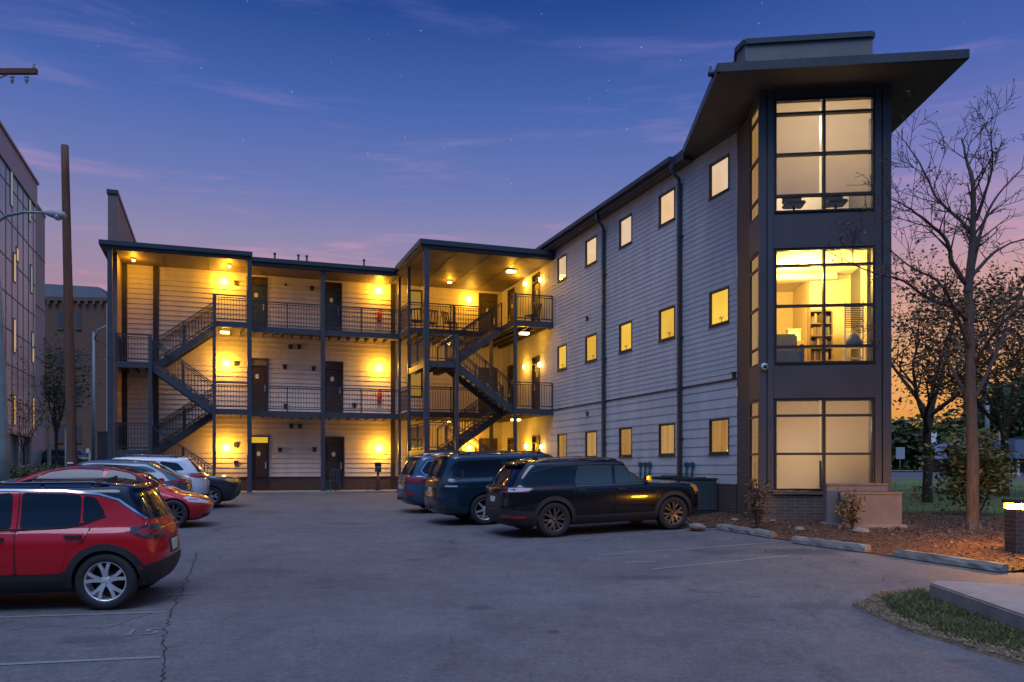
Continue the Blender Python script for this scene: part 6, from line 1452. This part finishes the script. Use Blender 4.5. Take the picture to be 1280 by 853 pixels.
# buildings of the next block
UP = -11.2
def GB(m, name, mats, par, **k): return m.build(name, mats, par, origin=(UP, 55, 1.5), **k)
xg, yg = uv2xy(UP, 55); gb = thing('office_building', 'grey panel clad building with narrow lit slit windows at the far left', 'building', (xg, yg, 1.5), RT)
m = MB(); m.box(UP-14, UP, 38, 62.2, 4.1, 19.2); m.box(UP-14, UP-.4, 38, 62.0, 1.2, 4.1); GB(m, 'wall', 'panel_grey', gb)
m = MB(); m.box(UP-14, UP+.10, 37.9, 62.3, 19.2, 20.7); m.box(UP-14.2, UP+.2, 37.8, 62.4, 20.7, 20.85); GB(m, 'parapet', 'panel_top', gb)
m = MB(); m.box(UP-12, UP-.2, 62.21, 66.6, 1.2, 19.7); m.box(UP-12, UP-.15, 62.21, 66.7, 19.7, 19.9); GB(m, 'stair_tower', 'panel_beige', gb)
m = MB()
for z in (4.15, 6.0, 8.0, 10.0, 12.0, 14.0, 16.2, 18.2): m.box(UP, UP+.02, 38, 62.2, z, z+.05)
for k in range(16): v = 39+1.5*k; m.box(UP, UP+.02, v, v+.05, 4.1, 19.2)
for z in (6, 9.5, 13, 16.5): m.box(UP-.2, UP-.18, 62.3, 66.6, z, z+.06)
GB(m, 'panel_joint', 'panel_joint', gb)
for (px, y0, y1, mt) in ((14, 215, 257, 'win_slit_white'), (37, 250, 276, 'win_slit_white'), (18, 318, 352, 'win_slit'), (39, 333, 366, 'win_slit_white'), (18, 400, 440, 'win_slit'), (40.5, 417, 434, 'win_slit_white'), (41, 436, 453, 'win_slit'), (18, 495, 531, 'win_slit_gold'), (41.5, 498, 536, 'win_slit_gold'), (21.5, 311, 326, 'win_slit')):
    v = v_at(px, UP); xx, yy = uv2xy(UP, v); za_, zb_ = CAMZ+(HZ-y1)/F*yy, CAMZ+(HZ-y0)/F*yy
    m = MB(); m.box(UP-.05, UP+.03, v-.30, v+.30, za_-.08, zb_+.08); w_ = GB(m, 'window', 'panel_joint', gb); m = MB(); m.box(UP+.03, UP+.035, v-.22, v+.22, za_, zb_); m.build('pane', mt, w_, origin=(UP, 55, 1.5))
m = MB(); [m.box(UP-.5, UP-.15, v, v+.35, 1.2, 4.1) for v in (44, 50, 55, 58, 61.5)]; GB(m, 'column', 'panel_beige', gb)
# brown brick building with slate mansard
xb, yb = at(58, 400, 78).x, 78.0; Wb = at(131, 400, 78).x-xb
br = thing('brick_building', 'brown brick building with slate mansard roof in the gap at the left', 'building', (xb, yb, 1.7), R(4))
zt_ = at(0, 376, 78).z-1.7; m = MB(); m.box(-8, Wb, 0, 14, -.3, zt_); m.build('wall', 'brick_far', br)
m = MB(); m.box(-8.1, Wb+.15, -.15, 14, zt_, zt_+.35); 
for k in range(20): m.box(-8+k*.68, -7.75+k*.68, -.30, -.15, zt_-.35, zt_)
m.build('cornice', 'brick_far', br)
zr2 = at(0, 352, 78).z-1.7; m = MB(); m.add([(-8.1, -.1, zt_+.35), (Wb+.1, -.1, zt_+.35), (Wb+.1, 14, zt_+.35), (-8.1, 14, zt_+.35), (-8, 1.2, zr2+.4), (Wb-1.2, 1.2, zr2-.2), (Wb-1.2, 13, zr2-.2), (-8, 13, zr2+.4)], [(0, 1, 5, 4), (1, 2, 6, 5), (2, 3, 7, 6), (3, 0, 4, 7), (4, 5, 6, 7)]); m.build('roof', 'slate', br)
m = MB(); m.box(Wb+.001, Wb+.5, -.05, 14, -.3, zt_-.02); m.build('lit_side_strip', 'stone_trim', br)  # pale strip for the lit side wall, its light put into the colour
for zf in (.18, .40, .62, .84):
    for px in (75, 97):
        xx = at(px, 400, 78).x-xb; m = MB(); z_ = zt_*zf; m.box(xx-.22, xx+.22, -.06, .02, z_-.05, z_+1.5); m.box(xx-.28, xx+.28, -.10, .02, z_-.14, z_-.051); w_ = m.build('window', 'brick_far', br); m = MB(); m.box(xx-.17, xx+.17, -.065, -.061, z_, z_+.7); m.box(xx-.17, xx+.17, -.065, -.061, z_+.76, z_+1.45); m.build('pane', 'far_window', w_)
# dark enclosure left of the stairs, posts, lamp in the gap
p = at(131, 590, 34.5); t = thing('utility_enclosure', 'dark box enclosure beside the left stairs', 'enclosure', (p.x-.0, 34.5, G(p.x, 34.5)), RT)
m = MB(); m.box(-.28, .12, 0, 1.2, -.1, 2.35); m.build('body', 'trim_dark', t, bevel=.02); m = MB(); m.box(-.30, .14, -.02, 1.22, 2.351, 2.42); m.build('lid', 'steel_dark', t)
Y = 50; p = at(117, 585, Y); t = thing('street_lamp', 'thin pale lamp post with bracket in front of the brick building', 'street lamp', (p.x, Y, G(p.x, Y)))
zz = at(0, 415, Y).z-G(p.x, Y); m = MB(); m.tube([(0, 0, 0), (0, 0, zz)], [.10, .07], 10); m.build('pole', 'lamp_grey', t)
m = MB(); m.tube([(0, 0, zz-.6), (.25, 0, zz+.1), (.75, 0, zz+.35)], .05, 8); m.tube([(0, 0, zz), (.75, 0, zz+.35)], .04, 8); m.build('bracket', 'lamp_grey', t)
Y = 40; p = at(112, 588, Y); t = thing('marker_post', 'short white marker post left of the enclosure', 'post', (p.x, Y, G(p.x, Y))); m = MB(); m.tube([(0, 0, 0), (0, 0, 1.5)], .05, 8); m.build('pole', 'lamp_grey', t); m = MB(); m.box(-.14, .02, -.06, .06, 1.45, 1.65); m.build('head', 'plaque', t)
Y = 48; p = at(61.5, 588, Y); t = thing('sign_post', 'pale square post by the parked car in the street', 'post', (p.x, Y, G(p.x, Y))); m = MB(); m.box(-.07, .07, -.07, .07, 0, 3.4); m.build('pole', 'stone_trim', t)
m = MB(); m.box(-.09, .09, -.09, .09, 3.4, 3.5); m.build('cap', 'lamp_grey', t)
# hedge and thin trees on the left
rg = random.Random(31); a = at(8, 585, 33); b = at(86, 585, 33); hm = MB(); hp = [Vector((a.x+(b.x-a.x)*k/24, 33+rg.uniform(-.4, .4), G(a.x, 33)+rg.uniform(.15, .85))) for k in range(25) for _ in range(3)]
ho = thing('hedge', 'low ragged hedge at the foot of the wooden pole', 'hedge', (a.x, 33, G(a.x, 33))); leaves(hm, hp, 2600, .13, rg, .22, 3); hm.build('foliage', ['leaf_green', 'leaf_olive', 'leaf_brown'], ho, origin=(a.x, 33, G(a.x, 33)), fix=False)
sm_ = MB(); [sm_.tube([(q.x, q.y, G(a.x, 33)), q], [.015, .006], 4) for q in hp[::3]]; sm_.build('stems', 'twig', ho, origin=(a.x, 33, G(a.x, 33)), fix=False)
x, y = gy(70, 44); leafy_tree('thin_tree', 'slender tree with few leaves between the panel building and the wooden pole', x, y, 7.0, .06, 2.0, 420, .16, ['leaf_green', 'leaf_olive'], 71, .4, 'thin trees at the left', 2)
x, y = gy(30, 40); leafy_tree('thin_tree', 'thin tree with sparse leaves in front of the panel building', x, y, 5.2, .05, 2.2, 260, .16, ['leaf_green', 'leaf_olive'], 73, .35, 'thin trees at the left', 2)
x, y = gy(70, 60); leafy_tree('thin_tree', 'green leafy tree behind the wooden pole by the brick building', x, y, 9.5, .13, 2.0, 1500, .25, ['leaf_green', 'leaf_olive', 'leaf_dark'], 77, .3, 'thin trees at the left')

pbr('roof_blue', (.13, .16, .24), .6)
# right background: signs, poles, fence, small house
def signpost(px, pyt, pyb, Y, label, plate, w_=.35, h_=.5, mat='lamp_grey'):
    p = at(px, pyb, Y); z0 = G(p.x, Y); H = at(px, pyt, Y).z-z0; t = thing('road_sign', label, 'sign', (p.x, Y, z0), 0, 'road signs along the street')
    m = MB(); m.tube([(0, 0, 0), (0, 0, H)], .04, 8); m.build('pole', 'galv', t); m = MB(); m.box(-w_, w_, -.06, -.03, H-h_*2, H); m.build('plate', plate, t, bevel=.02)
signpost(1125, 559, 594, 58, 'grey sign plate on a post close to the tower edge', 'lamp_grey', .32, .42); signpost(1167, 540, 594, 57, 'white sign plate on a tall post right of the lawn tree trunk', 'plaque', .20, .40); signpost(1195, 572, 596, 57, 'short pale post sign left of the bare trunk', 'lamp_grey', .15, .3)
for px, top_, r_, Y, lb in ((1234, 470, .16, 52, 'thick grey steel pole behind the bare tree'), (1250, 520, .11, 54, 'thinner pale pole right of the thick grey pole'), (1231, 545, .07, 53, 'thin dark pole just left of the thick grey pole')):
    p = at(px, 590, Y); z0 = G(p.x, Y); t = thing('light_pole', lb, 'pole', (p.x, Y, z0), 0, 'poles at the street corner'); zz = at(px, top_, Y).z-z0
    m = MB(); m.tube([(0, 0, 0), (0, 0, zz)], [r_, r_*.7], 10); m.build('pole', 'galv', t); m = MB(); m.lathe([(r_*2, 0), (r_*2, .15), (r_, .2)], 12); m.build('base', 'concrete', t)
    if r_ == .16: 
        m = MB(); m.box(-.25, .25, -.3, .2, 1.6, 2.2); m.build('control_box', 'black_plastic', t); m = MB(); m.tube([(0, 0, zz*.8), (-1.2, 0, zz*.84)], .04, 8); m.box(-1.6, -1.2, -.12, .12, zz*.83, zz*.86); m.build('arm', 'lamp_grey', t)
Y = 47; p = at(1245, 600, Y); z0 = G(p.x, Y); t = thing('white_fence', 'white post and rail fence along the street at the right', 'fence', (p.x, Y, z0))
for k in range(7): m = MB(); m.box(k*.62-.05, k*.62+.05, -.05, .05, 0, 1.0); m.build('post', 'white_metal', t)
for z in (.25,): m = MB(); m.box(-.1, 4.2, -.03, .03, z, z+.07); m.build('rail', 'white_metal', t)
Y = 54; p = at(1238, 595, Y); z0 = G(p.x, Y); t = thing('small_house', 'small house with bluish gabled roof behind the white fence', 'house', (p.x, Y, z0), .1)
m = MB(); m.box(-1.6, 4.2, 0, 5, -.2, 1.1); m.build('wall', 'trim_dark', t); m = MB(); m.add([(-1.9, -.5, 1.0), (1.2, -.5, 1.0), (1.2, 5, 1.0), (-1.9, 5, 1.0), (-.35, -.5, 2.1), (-.35, 5, 2.1)], [(0, 1, 4), (1, 2, 5, 4), (2, 3, 5), (3, 0, 4, 5), (0, 1, 2, 3)]); m.box(1.25, 4.5, -.6, 5, 1.0, 2.3); m.build('roof', 'roof_blue', t) if 'roof_blue' in MATS else None
m = MB(); m.box(1.22, 4.55, -.65, -.601, 2.31, 2.4); m.box(1.9, 3.0, -.64, -.602, 1.75, 1.95); m.build('trim_board', 'trim_dark', t)
